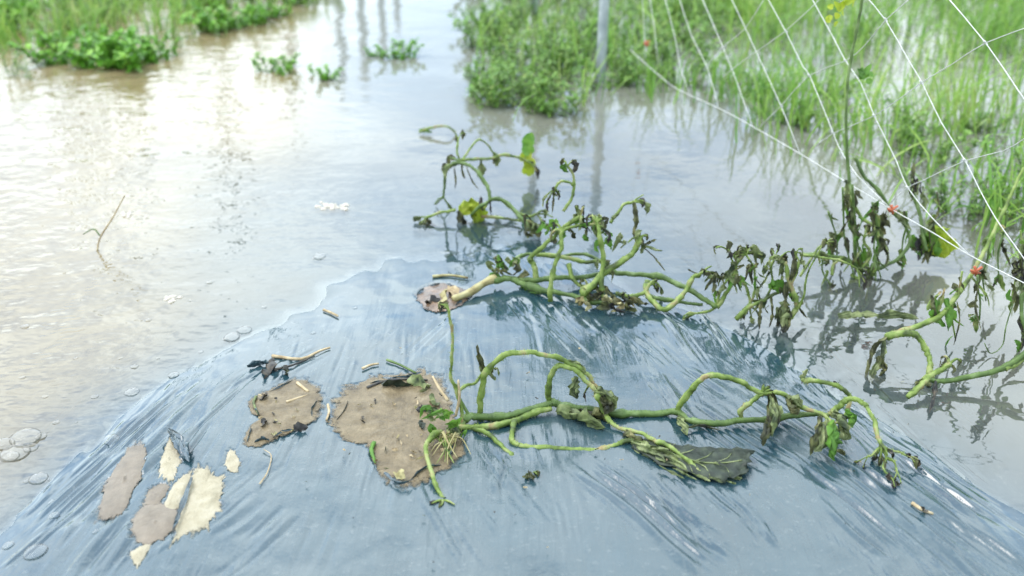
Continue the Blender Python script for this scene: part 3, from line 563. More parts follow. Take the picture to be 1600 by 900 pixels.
for i in range(30):                                        # curled green and brown leaflets
    x, y = rg.choice([(850, 352), (846, 344), (936, 352), (944, 346), (866, 358), (905, 344), (920, 360), (950, 368)]); x += rg.uniform(-18, 18); y += rg.uniform(-10, 12)
    px_crumple('curled_leaf', [(x, y, 444), (x+rg.uniform(-12, 12), y+rg.uniform(-8, 8), 444), (x+rg.uniform(-16, 16), y+rg.uniform(2, 22), 445)], rg.uniform(7, 13), [M['leaf'], Wp, Wd, Wp, M['leaf']][i % 5], V2, 780+i, .005, nw=6, ns=4)
for i, (pp, wd, m_) in enumerate([
  ([(990, 316, 434), (994, 340, 436), (990, 365, 438), (998, 386, 440)], 11, Wd), ([(998, 372, 456), (1004, 386, 456), (1000, 396, 456)], 13, Wp), ([(886, 258, 425), (882, 262, 425), (888, 270, 425)], 14, M['leaf']),
  ([(866, 292, 428), (866, 300, 428), (872, 306, 428)], 12, Wd), ([(1000, 380, 458), (1020, 388, 458), (1036, 392, 458)], 8, Wp), ([(1004, 386, 458), (1020, 400, 462), (1030, 412, 466), (1040, 424, 470)], 5, Wd), ([(1006, 384, 458), (1016, 378, 458), (1026, 374, 458)], 7, Wd),
  ([(812, 440), (830, 452), (850, 456)], 16, M['leaf']), ([(1190, 470, 506), (1186, 492, 508), (1186, 516, 512)], 10, Wd), ([(1204, 464, 506), (1206, 490, 508), (1202, 512, 512)], 9, Wd), ([(1226, 470, 508), (1222, 490, 510), (1226, 514, 514)], 26, Wp), ([(1232, 480, 508), (1236, 500, 512), (1222, 520, 516)], 18, Wd),
  ([(1244, 392, 506), (1242, 420, 508), (1232, 442, 508)], 14, Wd), ([(1228, 440, 508), (1226, 470, 509), (1228, 496, 512)], 14, Wd), ([(1200, 446, 506), (1212, 444, 506), (1222, 456, 507)], 22, M['leaf']), ([(1206, 400, 504), (1216, 404, 505), (1228, 412, 506)], 9, Wp), ([(1212, 408, 505), (1220, 402, 505), (1226, 408, 506)], 8, Wd),
  ([(1100, 428, 476), (1110, 430, 476), (1118, 440, 478)], 8, Wd), ([(1092, 428, 476), (1082, 424, 474), (1074, 420, 474)], 6, Wd)]):
    px_crumple('withered_leaf', pp, wd, m_, V2, 820+i, .005)
rg = random.Random(55)
for i in range(44):
    x, y = rg.choice([(1150, 410), (1136, 425), (1170, 420), (1160, 440), (1210, 420), (1236, 415), (1225, 450), (1190, 440), (1240, 470), (1205, 490), (1130, 450), (1180, 460)]); x += rg.uniform(-16, 16); y += rg.uniform(-14, 14)
    px_crumple('withered_leaf', [(x, y, 500), (x+rg.uniform(-10, 10), y+rg.uniform(-6, 6), 500), (x+rg.uniform(-14, 14), y+rg.uniform(6, 28), 501)], rg.uniform(5, 13), [Wd, Wp, Wp, M['leaf'], Wd][i % 5], V2, 2000+i, .005, nw=6, ns=4)
for pp in ([(1118, 478, 488), (1128, 450, 489), (1146, 420, 490), (1140, 396, 490), (1134, 388, 490)], [(1171, 480, 496), (1180, 450, 497), (1178, 420, 498), (1166, 398, 498)], [(1196, 468, 503), (1206, 440, 504), (1204, 412, 504), (1212, 402, 504)], [(1238, 496, 508), (1252, 470, 510), (1262, 430, 512), (1284, 384, 514)], [(1222, 456, 506), (1240, 440, 508), (1248, 410, 509), (1242, 396, 509)], [(1250, 398, 470), (1286, 402, 474), (1316, 408, 476), (1340, 420, 478)]):
    st2(pp, 5.5, 3)
star(1164, 394, 486, V2, 5, 9, 42, 10, .005); star(1128, 434, 484, V2, 6, 6, 34, 9, .005); star(1140, 440, 486, V2, 7, 5, 40, 9, .005, 'withered_pale')
star(1100, 425, 474, V2, 9, 4, 22, 7, .005); star(930, 348, 448, V2, 10, 6, 30, 9, .005, 'leaf')

# ------------------------------------------------------------------ third vine, half drowned behind
V3 = vine('squash_vine', 760, 350, 'small half drowned squash vine in the water behind the tangled vine')
def st3(pp, w0, w1, m_='stalk'): return px_tube('leaf_stalk', pp, w0, w1, M[m_], V3, z0=0, fork=3)
px_tube('main_stem', [(842, 366, 372), (820, 348, 364), (796, 320, 356), (774, 310, 352), (750, 323, 350), (736, 336, 348)], 8, 6, S, V3, z0=0)
st3([(766, 314, 352), (763, 296, 348), (752, 276, 342), (736, 262, 336), (720, 254, 332)], 8, 6, 'stem')
st3([(720, 254, 332), (706, 258, 330), (696, 270, 328), (694, 290, 326), (693, 310, 326)], 6, 4, 'stem')
st3([(722, 250, 330), (748, 247, 318), (764, 248, 308), (786, 242, 300), (808, 246, 294), (820, 250, 290)], 6, 5)
st3([(752, 338, 344), (784, 340, 346), (818, 345, 352)], 6, 5); st3([(712, 328, 344), (690, 331, 345), (666, 340, 347)], 6, 4)
st3([(722, 250, 328), (734, 232, 318), (748, 218, 312), (762, 226, 308), (770, 238, 304)], 4, 3); st3([(720, 252, 330), (714, 236, 326), (716, 216, 322)], 4, 3); st3([(786, 314, 352), (806, 330, 356), (826, 338, 360), (840, 334, 362)], 6, 5)
for i, (x, y) in enumerate([(822, 218), (828, 232), (818, 244), (830, 254), (822, 264)]):
    blade_leaf('leaf', P(x, y+8, 288, 0), P(x+(-1)**i*9, y-10, 288, 0), px_size(20, P(x, y, 288, 0)), M['leaf' if i < 2 else 'yellowleaf'], V3, 40+i, up=(0.2, -1, .3))
for i, (pp, wd, m_) in enumerate([([(720, 332, 345), (736, 322, 345), (748, 336, 345), (742, 352, 346)], 34, M['yellowleaf']), ([(715, 330, 346), (722, 346, 346), (734, 356, 347)], 18, Wd), ([(664, 338, 346), (670, 348, 347), (664, 356, 348)], 10, Wd), ([(666, 340, 347), (676, 350, 348), (690, 358, 349)], 6, Wd),
   ([(752, 306, 345), (752, 318, 347), (755, 330, 348)], 8, M['debris']), ([(765, 314, 352), (766, 326, 352), (767, 336, 352)], 6, M['debris']), ([(722, 256, 332), (723, 268, 332), (726, 280, 332)], 7, Wd), ([(710, 262, 330), (712, 280, 330), (711, 296, 330)], 5, Wd), ([(752, 250, 312), (754, 262, 312), (752, 276, 312)], 16, Wp), ([(700, 260, 330), (694, 256, 330), (690, 268, 330)], 7, Wd), ([(728, 258, 332), (736, 280, 332), (748, 296, 332)], 4, Wd)]):
    px_crumple('withered_leaf', pp, wd, m_, V3, 900+i, 0)
for i in range(12):
    x = 838+rg.uniform(-14, 26); y = 352+rg.uniform(-10, 10)
    px_crumple('withered_leaf', [(x, y, 372), (x+rg.uniform(-10, 10), y+6, 372), (x+rg.uniform(-16, 16), y+rg.uniform(4, 16), 373)], rg.uniform(7, 13), [Wp, Wd][i % 2], V3, 930+i, 0, nw=6, ns=4)
V3b = thing('drowned_shoot', at(690, 212), 'thin green shoot arching just out of the water left of the leaf mass', 'shoot')
px_tube('stalk', [(655, 206, 210), (672, 200, 210), (690, 196, 210), (704, 200, 211), (712, 208, 211)], 6, 3, M['stalk'], V3b, z0=0); px_crumple('leaf', [(655, 204, 210), (664, 204, 210), (676, 206, 211)], 9, M['leaf'], V3b, 3, 0)

# ------------------------------------------------------------------ trellis net on its upright plane along the row
NA = P(1524, 415, 525, 0); NB = np.array([NA[0]-.255*1.15, NA[1]+1.15, 0])
nn = np.array([NB[1]-NA[1], -(NB[0]-NA[0]), 0]); nn /= np.linalg.norm(nn)
def net(px, py, off=0.0):
    d = ray(px, py); o = np.array([0, 0, CAM_H]); t = np.dot(np.array([NA[0], NA[1], 0])-o, nn)/np.dot(d, nn); return o + d*t*(1-off)
NET = thing('trellis_net', (*NA[:2], 0), 'white cord trellis net stretched above the flooded row at right', 'net')
strA = [[(1003, -14), (1006, 40), (1008, 92)], [(1013, -14), (1022, 40), (1028, 100)], [(1036, -14), (1055, 60), (1063, 105), (1078, 148)], [(1058, -14), (1080, 55), (1105, 105), (1123, 170)], [(1092, -14), (1130, 75), (1152, 130), (1175, 197)],
 [(1137, -14), (1165, 45), (1188, 95), (1220, 165), (1250, 240)], [(1193, -14), (1228, 50), (1255, 105), (1265, 118), (1302, 208), (1313, 234), (1340, 275), (1392, 326)],
 [(1262, -14), (1300, 55), (1321, 95), (1345, 130), (1366, 181), (1400, 250), (1418, 293), (1458, 342), (1512, 396)], [(1346, -14), (1384, 32), (1420, 95), (1440, 128), (1470, 190), (1508, 251), (1530, 295), (1555, 340), (1586, 384), (1625, 440)],
 [(1472, -14), (1540, 67), (1590, 140), (1625, 190)]]
strB = [[(1630, 34), (1540, 67), (1488, 100), (1440, 129), (1366, 181), (1302, 208), (1272, 231)], [(1436, -14), (1384, 31), (1352, 70), (1321, 95), (1264, 118), (1221, 165), (1185, 200)], [(1290, -10), (1228, 48), (1165, 92), (1130, 120)],
 [(1630, 204), (1600, 217), (1567, 236), (1508, 251), (1442, 282), (1418, 293), (1390, 318)], [(1200, -12), (1164, 45), (1128, 74), (1100, 110)]]
rope = [(985, 78), (1030, 118), (1060, 140), (1125, 170), (1175, 197), (1250, 240), (1320, 283), (1393, 327), (1460, 365), (1512, 397), (1582, 433), (1640, 462)]
def cord(name, pp, r, n=4, kink=False):
    pts = [net(*q) for q in pp]
    tube(name, pts, r, r, M['rope'], NET, sides=5, n=n, rib=.05, wob=.02)
for q in strA: cord('net_strand', q, .0008, 2)
for q in strB: cord('net_strand', q, .0007, 2)
cord('bottom_rope', rope, .0008, 4)
for (x, y) in [(1540, 67), (1440, 129), (1366, 181), (1302, 208), (1384, 31), (1321, 95), (1264, 118), (1508, 251), (1418, 293), (1221, 165), (1228, 49)]:
    p = net(x, y); tube('knot', [p+np.array([-.003, 0, .003]), p, p+np.array([.003, 0, -.003])], 0.0018, .0018, M['rope'], NET, sides=6, n=2)
# orange clips holding the vines to the rope
def clip(x, y, label):
    p = net(x, y); r = thing('plant_clip', p, label, 'clip', None)
    V, F = [], []
    for k, (a, b) in enumerate([((-.008, .002), (.008, -.003)), ((-.003, .009), (.003, -.008)), ((-.004, -.004), (.009, .007))]):
        v, f = tube('x', [p+np.array([a[0], -.002, a[1]]), p+np.array([0, -.005, .001*k]), p+np.array([b[0], -.002, b[1]])], 0.0024, .0020, None, sides=6, n=3, build=False); F += [tuple(i+len(V) for i in q) for q in f]; V += list(v)
    mesh_obj('clip_band', V, F, M['clip'], r)
clip(1393, 327, 'orange clip on the net rope, farther of the two in the water by the grass'); clip(1523, 423, 'orange clip on the net rope, nearest to the camera at right')
clip(1010, 68, 'small orange clip far along the net rope near the metal post')
# ------------------------------------------------------------------ tied vines along the net
V4 = thing('tied_vine', at(1418, 620), 'green vine tied to the net at right with stems arching low over the water', 'vine')
def st4(pp, w0, w1, m_='stalk', par=V4, nm='leaf_stalk'): return px_tube(nm, pp, w0, w1, M[m_], par, z0=0, fork=4 if nm == 'leaf_stalk' else 0)
st4([(1600, 262, 480), (1582, 300, 490), (1556, 356, 505), (1529, 411, 522), (1520, 427, 526), (1494, 464, 540), (1467, 493, 552), (1436, 508, 560), (1405, 520, 566), (1386, 527, 570)], 5.5, 12, 'stalk', nm='main_stem')
st4([(1389, 526, 570), (1413, 520, 572), (1434, 528, 576), (1450, 548, 582), (1456, 568, 590), (1452, 586, 598)], 12, 10)
st4([(1418, 621, 628), (1436, 604, 620), (1452, 592, 612), (1470, 578, 606), (1484, 568, 602)], 11, 8)
st4([(1452, 592, 612), (1467, 596, 610), (1524, 587, 606), (1569, 575, 604), (1604, 551, 600), (1640, 530, 596)], 9, 12, 'stem', nm='side_stem')
st4([(1570, 576, 604), (1590, 568, 602), (1620, 550, 598)], 9, 8)
for i, (pp, wd, m_) in enumerate([([(1386, 528, 572), (1370, 540, 574), (1362, 560, 578), (1352, 590, 584)], 16, Wd), ([(1382, 532, 572), (1376, 560, 578), (1364, 582, 584), (1360, 600, 588)], 14, Wp), ([(1372, 556, 578), (1380, 576, 582), (1372, 588, 586)], 16, Wd),
   ([(1464, 590, 606), (1460, 615, 632), (1452, 646, 650)], 10, M['debris']), ([(1484, 568, 602), (1492, 576, 602), (1488, 584, 604)], 7, Wd), ([(1468, 470, 545), (1462, 490, 548), (1478, 510, 552)], 26, M['leaf']), ([(1478, 466, 545), (1486, 490, 550), (1482, 518, 556)], 22, M['leaf']), ([(1456, 462, 545), (1456, 480, 548), (1464, 500, 552)], 12, Wd), ([(1470, 455, 542), (1456, 470, 545), (1448, 486, 548)], 10, K), ([(1476, 450, 542), (1470, 470, 545), (1466, 488, 548)], 9, K),
   ([(1310, 494, 505), (1340, 490, 504), (1375, 492, 504)], 20, Wp), ([(1370, 494, 505), (1400, 492, 504), (1436, 498, 505)], 16, Wp), ([(1495, 470, 548), (1500, 500, 552), (1490, 540, 556)], 5, Wd), ([(1530, 440, 540), (1524, 480, 545), (1534, 520, 552)], 5, Wd), ([(1516, 430, 530), (1540, 460, 540), (1546, 480, 545)], 6, K)]):
    px_crumple('withered_leaf', pp, wd, m_, V4, 1000+i, 0)
V5 = thing('tied_vine', at(1340, 440), 'withered vine hanging from the farther orange clip, half in the water', 'vine')
st5 = lambda pp, w0, w1, m_='stalk', nm='leaf_stalk': st4(pp, w0, w1, m_, V5, nm)
st5([(1336, 246, 400), (1352, 276, 404), (1375, 300, 408), (1391, 327, 412), (1416, 356, 416), (1422, 380, 420), (1402, 406, 424), (1378, 418, 428), (1350, 422, 430), (1330, 408, 430), (1302, 400, 430), (1252, 398, 432)], 7, 7, 'stem', 'main_stem')
st5([(1300, 430, 436), (1302, 414, 434), (1316, 402, 432), (1330, 410, 430)], 6, 5); st5([(1368, 330, 414), (1366, 360, 418), (1374, 380, 424), (1366, 410, 432)], 9, 6, 'stem')
st5([(1322, 300, 412), (1342, 335, 416), (1362, 350, 420), (1374, 372, 425)], 8, 6); st5([(1250, 432, 440), (1264, 410, 438), (1278, 390, 436), (1284, 382, 436)], 5, 3)
st5([(1344, 422, 432), (1360, 400, 430), (1352, 380, 428), (1350, 370, 428)], 6, 4)
rg = random.Random(12)
for i in range(34):
    x, y = rg.choice([(1324, 320), (1330, 345), (1326, 300), (1366, 390), (1346, 400), (1360, 432), (1335, 420), (1376, 350)]); x += rg.uniform(-10, 10); y += rg.uniform(-16, 16); b = 430 if y > 370 else 418
    px_crumple('withered_leaf', [(x, y-10, b), (x+rg.uniform(-6, 6), y+4, b), (x+rg.uniform(-10, 10), y+rg.uniform(12, 28), b)], rg.uniform(5, 12), [Wd, Wd, Wp, M['leaf']][i % 4], V5, 1100+i, 0, nw=6, ns=4)
V6 = thing('tied_vine', at(1440, 440), 'drooping vine behind the bottom rope with one bright yellow leaf touching the water', 'vine')
px_tube('main_stem', [(1402, 252, 392), (1420, 290, 400), (1436, 330, 410), (1440, 364, 418), (1448, 392, 424)], 7, 6, S, V6, z0=0)
px_crumple('yellow_leaf', [(1452, 356, 412), (1466, 374, 414), (1476, 404, 418)], 46, M['yellowleaf'], V6, 4, 0, fold=.3, nw=13)
px_crumple('yellow_leaf', [(1446, 360, 414), (1450, 380, 416), (1462, 402, 418)], 34, M['leaf'], V6, 5, 0, fold=.3, nw=13)
for i in range(24):
    x, y = rg.choice([(1438, 390), (1430, 380), (1446, 400), (1426, 270), (1432, 285), (1440, 300), (1436, 372)]); x += rg.uniform(-10, 10); y += rg.uniform(-14, 12)
    px_crumple('withered_leaf', [(x, y-8, 416), (x+rg.uniform(-6, 6), y+4, 417), (x+rg.uniform(-8, 8), y+rg.uniform(10, 24), 418)], rg.uniform(6, 13), [Wd, M['debris'], M['leaf'], Wp][i % 4], V6, 1200+i, 0, nw=6, ns=4)
V7 = thing('climbing_vine', at(1335, 400), 'tall thin green vine climbing upright through the net', 'vine')
px_tube('main_stem', [(1338, 420, 420), (1332, 330, 412), (1326, 270, 405), (1322, 200, 400), (1326, 115, 395), (1338, 50, 392), (1348, -20, 390), (1352, -90, 388)], 6, 5, S, V7, z0=0)
for i in range(18):
    x, y = rg.choice([(1312, 8), (1318, 22), (1308, 30), (1326, 14), (1344, 115), (1350, 125), (1340, 140)]); x += rg.uniform(-12, 12); y += rg.uniform(-10, 10)
    p = P(x, y, 394, 0); blade_leaf('leaf', p, p+np.array([rg.uniform(-.022, .022), rg.uniform(-.01, .01), rg.uniform(-.006, .02)]), .011, M['yellowleaf' if y < 60 else 'leaf'], V7, i, up=(.2, -1, .4))
V8 = thing('tied_vine', at(1600, 560), 'dark withered vine cut by the right edge of the picture', 'vine')
px_tube('main_stem', [(1640, 380, 520), (1612, 420, 530), (1598, 470, 545), (1606, 520, 560), (1640, 560, 580)], 7, 7, S, V8, z0=0)
for i in range(22):
    x, y = rg.choice([(1580, 450), (1590, 430), (1596, 470), (1597, 515), (1592, 535), (1600, 400)]); x += rg.uniform(-8, 12); y += rg.uniform(-16, 14)
    px_crumple('withered_leaf', [(x, y-8, 548), (x+rg.uniform(-6, 6), y+4, 548), (x+rg.uniform(-8, 8), y+rg.uniform(10, 30), 550)], rg.uniform(6, 14), [Wd, M['debris'], M['leaf'], Wp][i % 4], V8, 1300+i, 0, nw=6, ns=4)
px_tube('tendril', [(1584, 470, 548), (1572, 510, 550), (1566, 540, 552), (1548, 552, 556), (1538, 536, 556)], 3, 2, S, V8, z0=0, sides=5)

rg = random.Random(41)
for (par, x0, y0, x1, y1, b) in [(V5, 1318, 292, 1330, 436, 436), (V5, 1334, 288, 1352, 420, 432), (V5, 1362, 316, 1370, 436, 438), (V5, 1300, 330, 1312, 402, 420), (V5, 1280, 392, 1296, 446, 446), (V4, 1500, 424, 1488, 530, 540), (V4, 1530, 430, 1524, 500, 530), (V4, 1548, 372, 1536, 470, 505), (V6, 1466, 300, 1452, 400, 420), (V6, 1412, 330, 1408, 404, 420), (V4, 1572, 330, 1560, 440, 480), (V8, 1596, 360, 1580, 480, 520)]:
    pp = [(x0+(x1-x0)*f+rg.uniform(-7, 7), y0+(y1-y0)*f, b) for f in (0, .3, .6, 1)]; px_tube('dead_stem', pp, 4.5, 3, M[rg.choice(['stem', 'stalk', 'stem', 'withered'])], par, z0=0, sides=6)
    for i in range(7):
        f = rg.random(); x = x0+(x1-x0)*f; y = y0+(y1-y0)*f
        px_crumple('withered_leaf', [(x, y, b), (x+rg.uniform(-12, 12), y+rg.uniform(-4, 8), b), (x+rg.uniform(-16, 16), y+rg.uniform(8, 30), b)], rg.uniform(5, 13), rg.choice([Wd, Wp, Wd, M['leaf'], K]), par, rg.randrange(9999), 0, nw=6, ns=4)
# every shrivelled leaf belongs to the stalk it hangs from
for v_ in [o for o in C.objects if o.parent is None and 'vine' in o.name]:
    ks = [(c_, np.array([q.co[:] for q in c_.data.vertices])[::4]) for c_ in v_.children if c_.name.split('.')[0] == 'leaf_stalk']
    for c_ in list(v_.children):
        if c_.name.split('.')[0] in ('withered_leaf', 'curled_leaf', 'leaf') and ks:
            p = np.array(c_.data.vertices[2].co[:]); ds = [np.min(np.linalg.norm(a-p, axis=1)) for _, a in ks]
            if min(ds) < .02:
                c_.parent = ks[int(np.argmin(ds))][0]; c_.matrix_parent_inverse.identity()
# ------------------------------------------------------------------ metal posts
def post(x, y, h, r, label, lean=0):
    b = at(x, y); o = thing('metal_post', b, label, 'post')
    tube('pipe', [b+np.array([0, 0, -.4]), b+np.array([lean*.5, 0, h*.5]), b+np.array([lean, 0, h])], r, r, M['steel'], o, sides=14, rib=0, wob=0)
    tube('cap', [b+np.array([lean, 0, h-.002]), b+np.array([lean, 0, h+.02])], r*1.12, r*1.0, M['steel'], o, sides=14, rib=0, wob=0)
post(937, 128, 1.15, .0165, 'galvanised metal post nearest the camera in the leafy row', .012); post(836, 28, 1.15, .0165, 'farther galvanised metal post at the top of the leafy row')
for i, (x, D, h) in enumerate([(48, 7.0, 1.7), (84, 7.6, 1.9), (110, 8.4, 2.0), (160, 7.2, 1.6), (262, 9.5, 1.7), (322, 7.4, 2.2), (440, 8.2, 1.5), (520, 9.0, 1.5), (556, 8.0, 1.2), (588, 8.8, 1.2), (612, 9.6, 1.1)]):
    y = 450 - FPX*math.tan(PITCH-math.atan(CAM_H/D)); post(x, y, h, .032, 'metal trellis post of the far left row, seen as a reflection')
    bpy.context.scene.collection.objects[-1]
for o in list(C.objects):
    if o.name.startswith('metal_post') and 'reflection' in o.get('label', ''): o['group'] = 'far posts reflected in the water'

# ------------------------------------------------------------------ grass and weeds
def to_px(x, y, z=0):
    fz = y*CP - (z-CAM_H)*SP; up = y*SP + (z-CAM_H)*CP
    return 800 + FPX*x/fz, 450 - FPX*up/fz
def blades(name, pos, h, wd, lean, seed, material):
    rg = np.random.default_rng(seed); n = len(pos); la = rg.random(n)*6.283; ln = np.abs(rg.normal(.35, lean, n))*h; cu = rg.uniform(.2, 1.0, n)
    side = np.stack([-np.sin(la), np.cos(la), np.zeros(n)], 1); dr = np.stack([np.cos(la), np.sin(la), np.zeros(n)], 1); V = np.zeros((n, 11, 3))
    tw = rg.normal(0, .6, n)
    for i, (s, wf) in enumerate([(0, .7), (.25, 1.0), (.5, .95), (.72, .75), (.88, .45), (1, 0)]):
        c = pos + dr*(ln*(.35*s+.65*s**2.2))[:, None] + np.stack([.012*np.sin(s*5+tw*9)*s, .012*np.cos(s*4+tw*7)*s, h*(s - cu*.55*np.minimum(ln/h, 1)*s**2.6) - .02], 1)
        sd_ = side*np.cos(tw*s)[:, None] + np.array([0, 0, 1.])*np.sin(tw*s)[:, None]
        if i < 5: V[:, 2*i] = c - sd_*(wd*wf/2)[:, None]; V[:, 2*i+1] = c + sd_*(wd*wf/2)[:, None]
        else: V[:, 10] = c
    b = np.arange(n)[:, None]*11
    q = np.concatenate([b+np.array([[2*k, 2*k+1, 2*k+3, 2*k+2]]) for k in range(4)], 0); t = b+np.array([[8, 9, 10]])
    rn = np.repeat(rg.random(n)*.6 + .4*vnoise(pos[:, 0]*3, pos[:, 1]*3, 77), 11)
    return mesh_obj(name, V.reshape(-1, 3), [tuple(k) for k in q.tolist()]+[tuple(k) for k in t.tolist()], material, None, True, rn)
POLY = [(738, -281.5), (736, 100), (742, 150), (790, 178), (870, 172), (960, 150), (1060, 168), (1180, 222), (1290, 280), (1390, 310), (1470, 360), (1540, 410), (1620, 430), (2600, 430), (2600, -281.5)]
N0 = 90000
x = RNG.uniform(-1.2, 5, N0); y = 1.5 + 7.0*RNG.random(N0)**1.25; px_, py_ = to_px(x, y)
ok = in_poly(px_ + 110*(fbm(x*3, y*3, 201)-.5), py_ - 12 + 120*(fbm(x*4, y*4, 202)-.5), POLY) & (px_ < 1750) & (px_ > 730)
dens = .95*np.ones(N0)
dens[px_ < 1000] = .30
nearb = sm(-10, 110, np.where(px_ > 1050, ((px_-1060)*.55 + 168 - py_), 999)); dens *= .18 + .82*nearb
for (cx, cy, rx, ry) in [(1420, 120, 90, 55), (1560, 120, 70, 30), (1250, 70, 60, 25), (1340, 175, 40, 25), (1390, 170, 40, 30), (1500, 260, 30, 25), (1440, 60, 60, 20), (1350, 260, 60, 40), (1420, 300, 60, 40)]:
    dens *= 1-.93*np.exp(-(((px_-cx)/rx)**2+((py_-cy)/ry)**2)*1.2)
dens *= (sm(.34, .56, fbm(x*2.6, y*2.6, 91))*.85+.15)*(.62+.38*sm(.35, .6, fbm(x*7, y*7, 93)))
ok &= RNG.random(N0) < dens
pos = np.stack([x[ok], y[ok], np.zeros(ok.sum())], 1); n = len(pos)
near = sm(2.4, 1.6, pos[:, 1])
g = blades('flooded_grass', pos, RNG.uniform(.07, .22, n)*(1-.25*near)*(.7+.6*vnoise(pos[:, 0]*2, pos[:, 1]*2, 5)), RNG.uniform(.0028, .0068, n), .6, 3, M['grass'])
tag(g, 'dense bright green grass standing in the water behind the net', 'grass', kind='stuff')
LP = [(-400, -200), (-400, 70), (0, 84), (60, 76), (160, 66), (250, 58), (330, 46), (420, 26), (500, 8), (545, -40), (560, -140), (560, -200)]
N1 = 120000; x = RNG.uniform(-6, .2, N1); y = 3.0 + 6*RNG.random(N1); px_, py_ = to_px(x, y); ok = in_poly(px_, py_, LP) & (RNG.random(N1) < .34*sm(.42, .62, fbm(x*3, y*3, 17))+.04)
pos = np.stack([x[ok], y[ok], np.zeros(ok.sum())], 1); n = len(pos)
g = blades('flooded_grass', pos, RNG.uniform(.06, .2, n), RNG.uniform(.004, .009, n), .5, 4, M['grass']); tag(g, 'sparse green grass standing in the water along the far left', 'grass', kind='stuff')

def weed_mesh(seed, h, spread, nstem, leaf, wl, hang=.0):
    """stems with alternate leaves; returns stem and leaf geometry"""
    rg = np.random.default_rng(seed); SV, SF, LV, LF, LR = [], [], [], [], []
    for s in range(nstem):
        a = rg.random()*6.283; r = spread*math.sqrt(rg.random()); b = np.array([math.cos(a)*r*.6, math.sin(a)*r*.6, -.03]); hh = h*rg.uniform(.5, 1.1)
        tip = b + np.array([math.cos(a)*r*.9+rg.normal(0, .02), math.sin(a)*r*.9+rg.normal(0, .02), hh]); mid = (b+tip)/2 + np.array([rg.normal(0, .015), rg.normal(0, .015), hh*.1])
        v, f = tube('x', [b, mid, tip], .0022, .0010, None, sides=4, n=3, rib=0, seed=seed+s, build=False); SF += [tuple(i+len(SV) for i in q) for q in f]; SV += list(v)
        c = spline([b, mid, tip], 12)
        for i in range(4, len(c)):
            for rep in range(2):
                az = rg.random()*6.283; el = rg.uniform(-.5, .9); d = np.array([math.cos(az)*math.cos(el), math.sin(az)*math.cos(el), math.sin(el)]); L_ = leaf*rg.uniform(.5, 1.2)
                u = np.cross(d, [0, 0, 1.]); u /= np.linalg.norm(u)+1e-9; nn_ = np.cross(u, d); p0 = c[i]; k = len(LV); w_ = L_*wl*.5
                LV += [p0, p0+d*L_*.4+u*w_+nn_*w_*.35, p0+d*L_*.45, p0+d*L_*.4-u*w_+nn_*w_*.35, p0+d*L_*.8+u*w_*.6-nn_*.1*L_, p0+d*L_*.8-u*w_*.6-nn_*.1*L_, p0+d*L_-nn_*.2*L_]
                LF += [(k, k+1, k+2), (k, k+2, k+3), (k+1, k+4, k+2), (k+2, k+5, k+3), (k+4, k+6, k+2), (k+6, k+5, k+2)]; LR += [min(1, max(0, rg.normal(.5, .22)))]*7
    return SV, SF, LV, LF, LR
def proto(name, seed, h, spread, nstem, leaf, wl, lm):
    SV, SF, LV, LF, LR = weed_mesh(seed, h, spread, nstem, leaf, wl)
    a = mesh_obj('stem', SV, SF, M['stem'], None); b = mesh_obj('foliage', LV, LF, M[lm], None, True, LR); ms_ = (a.data, b.data)
    bpy.data.objects.remove(a); bpy.data.objects.remove(b); return ms_
def weed(name, ms_, loc, rz, sc, label, group=None, cat='plant'):
    e = thing(name, loc, label, cat, group); e.rotation_euler = (0, 0, rz); e.scale = (sc,)*3
    for nm, me in zip(('stem', 'foliage'), ms_):
        o = bpy.data.objects.new(nm, me); C.objects.link(o); o.parent = e
    return e
WP = [proto('w', 20+i, .17, .10, 9, .030, .42, 'weed') for i in range(6)]
rg = random.Random(31); k = 0
spots = []
for py, step, x0, x1 in [(172, 38, 770, 880), (150, 40, 752, 930), (128, 44, 748, 1080), (104, 44, 746, 1100), (78, 46, 742, 1120), (52, 46, 742, 1140), (26, 46, 742, 1160), (0, 46, 742, 1180), (-28, 46, 742, 1200), (-56, 46, 742, 1220), (-86, 50, 742, 1200)]:
    xx = x0
    while xx < x1:
        spots.append((xx+rg.uniform(-10, 10) if xx > x0 else xx+rg.uniform(0, 10), py+rg.uniform(-10, 10))); xx += step*rg.uniform(.8, 1.25)
for (x, y) in spots:
    if 860 < x < 925 and 95 < y < 150 and rg.random() < .7: continue
    ZL = ('at the near tip of the leafy row, touching open water', 'front of the leafy row tip') if y > 140 else ('beside the nearest metal post', 'weeds by the nearest post') if x > 880 and y > 60 else ('on the left fringe of the leafy row', 'left fringe of the leafy row') if x < 800 else ('between the two metal posts', 'weeds between the posts') if y > 30 else ('at the top of the leafy row, behind the farther post', 'weeds behind the farther post')
    weed('leafy_weed', rg.choice(WP), at(x, y), rg.random()*6.28, rg.uniform(.55, 1.0)*(.85 if y > 120 else 1), 'small leaved green weed '+ZL[0], ZL[1])
for (x, y) in [(1180, 150), (1240, 190), (1290, 150), (1400, 215), (1450, 250), (1530, 200), (1570, 330), (1500, 330), (1590, 280), (1545, 60), (1600, 20), (1480, 20), (1300, 20), (1200, 60), (1350, 60)]:
    weed('leafy_weed', rg.choice(WP), at(x, y), rg.random()*6.28, rg.uniform(.5, .8), 'small leaved weed growing among the tall grass behind the net', 'weeds among the net side grass')
SPN = [proto('s', 50+i, .13, .13, 9, .034, .60, 'spinach') for i in range(4)]
for (x, y, s) in [(100, 98, .9), (132, 92, 1.0), (160, 100, .85), (196, 102, 1.0), (232, 98, .9), (258, 92, .7), (140, 70, .6), (20, 30, 1.1), (-10, 40, 1.1), (60, 12, .9)]:
    weed('water_plant', rg.choice(SPN), at(x, y), rg.random()*6.28, s, 'bright green broad leaved plant in the clump at upper left', 'bright clump at upper left')
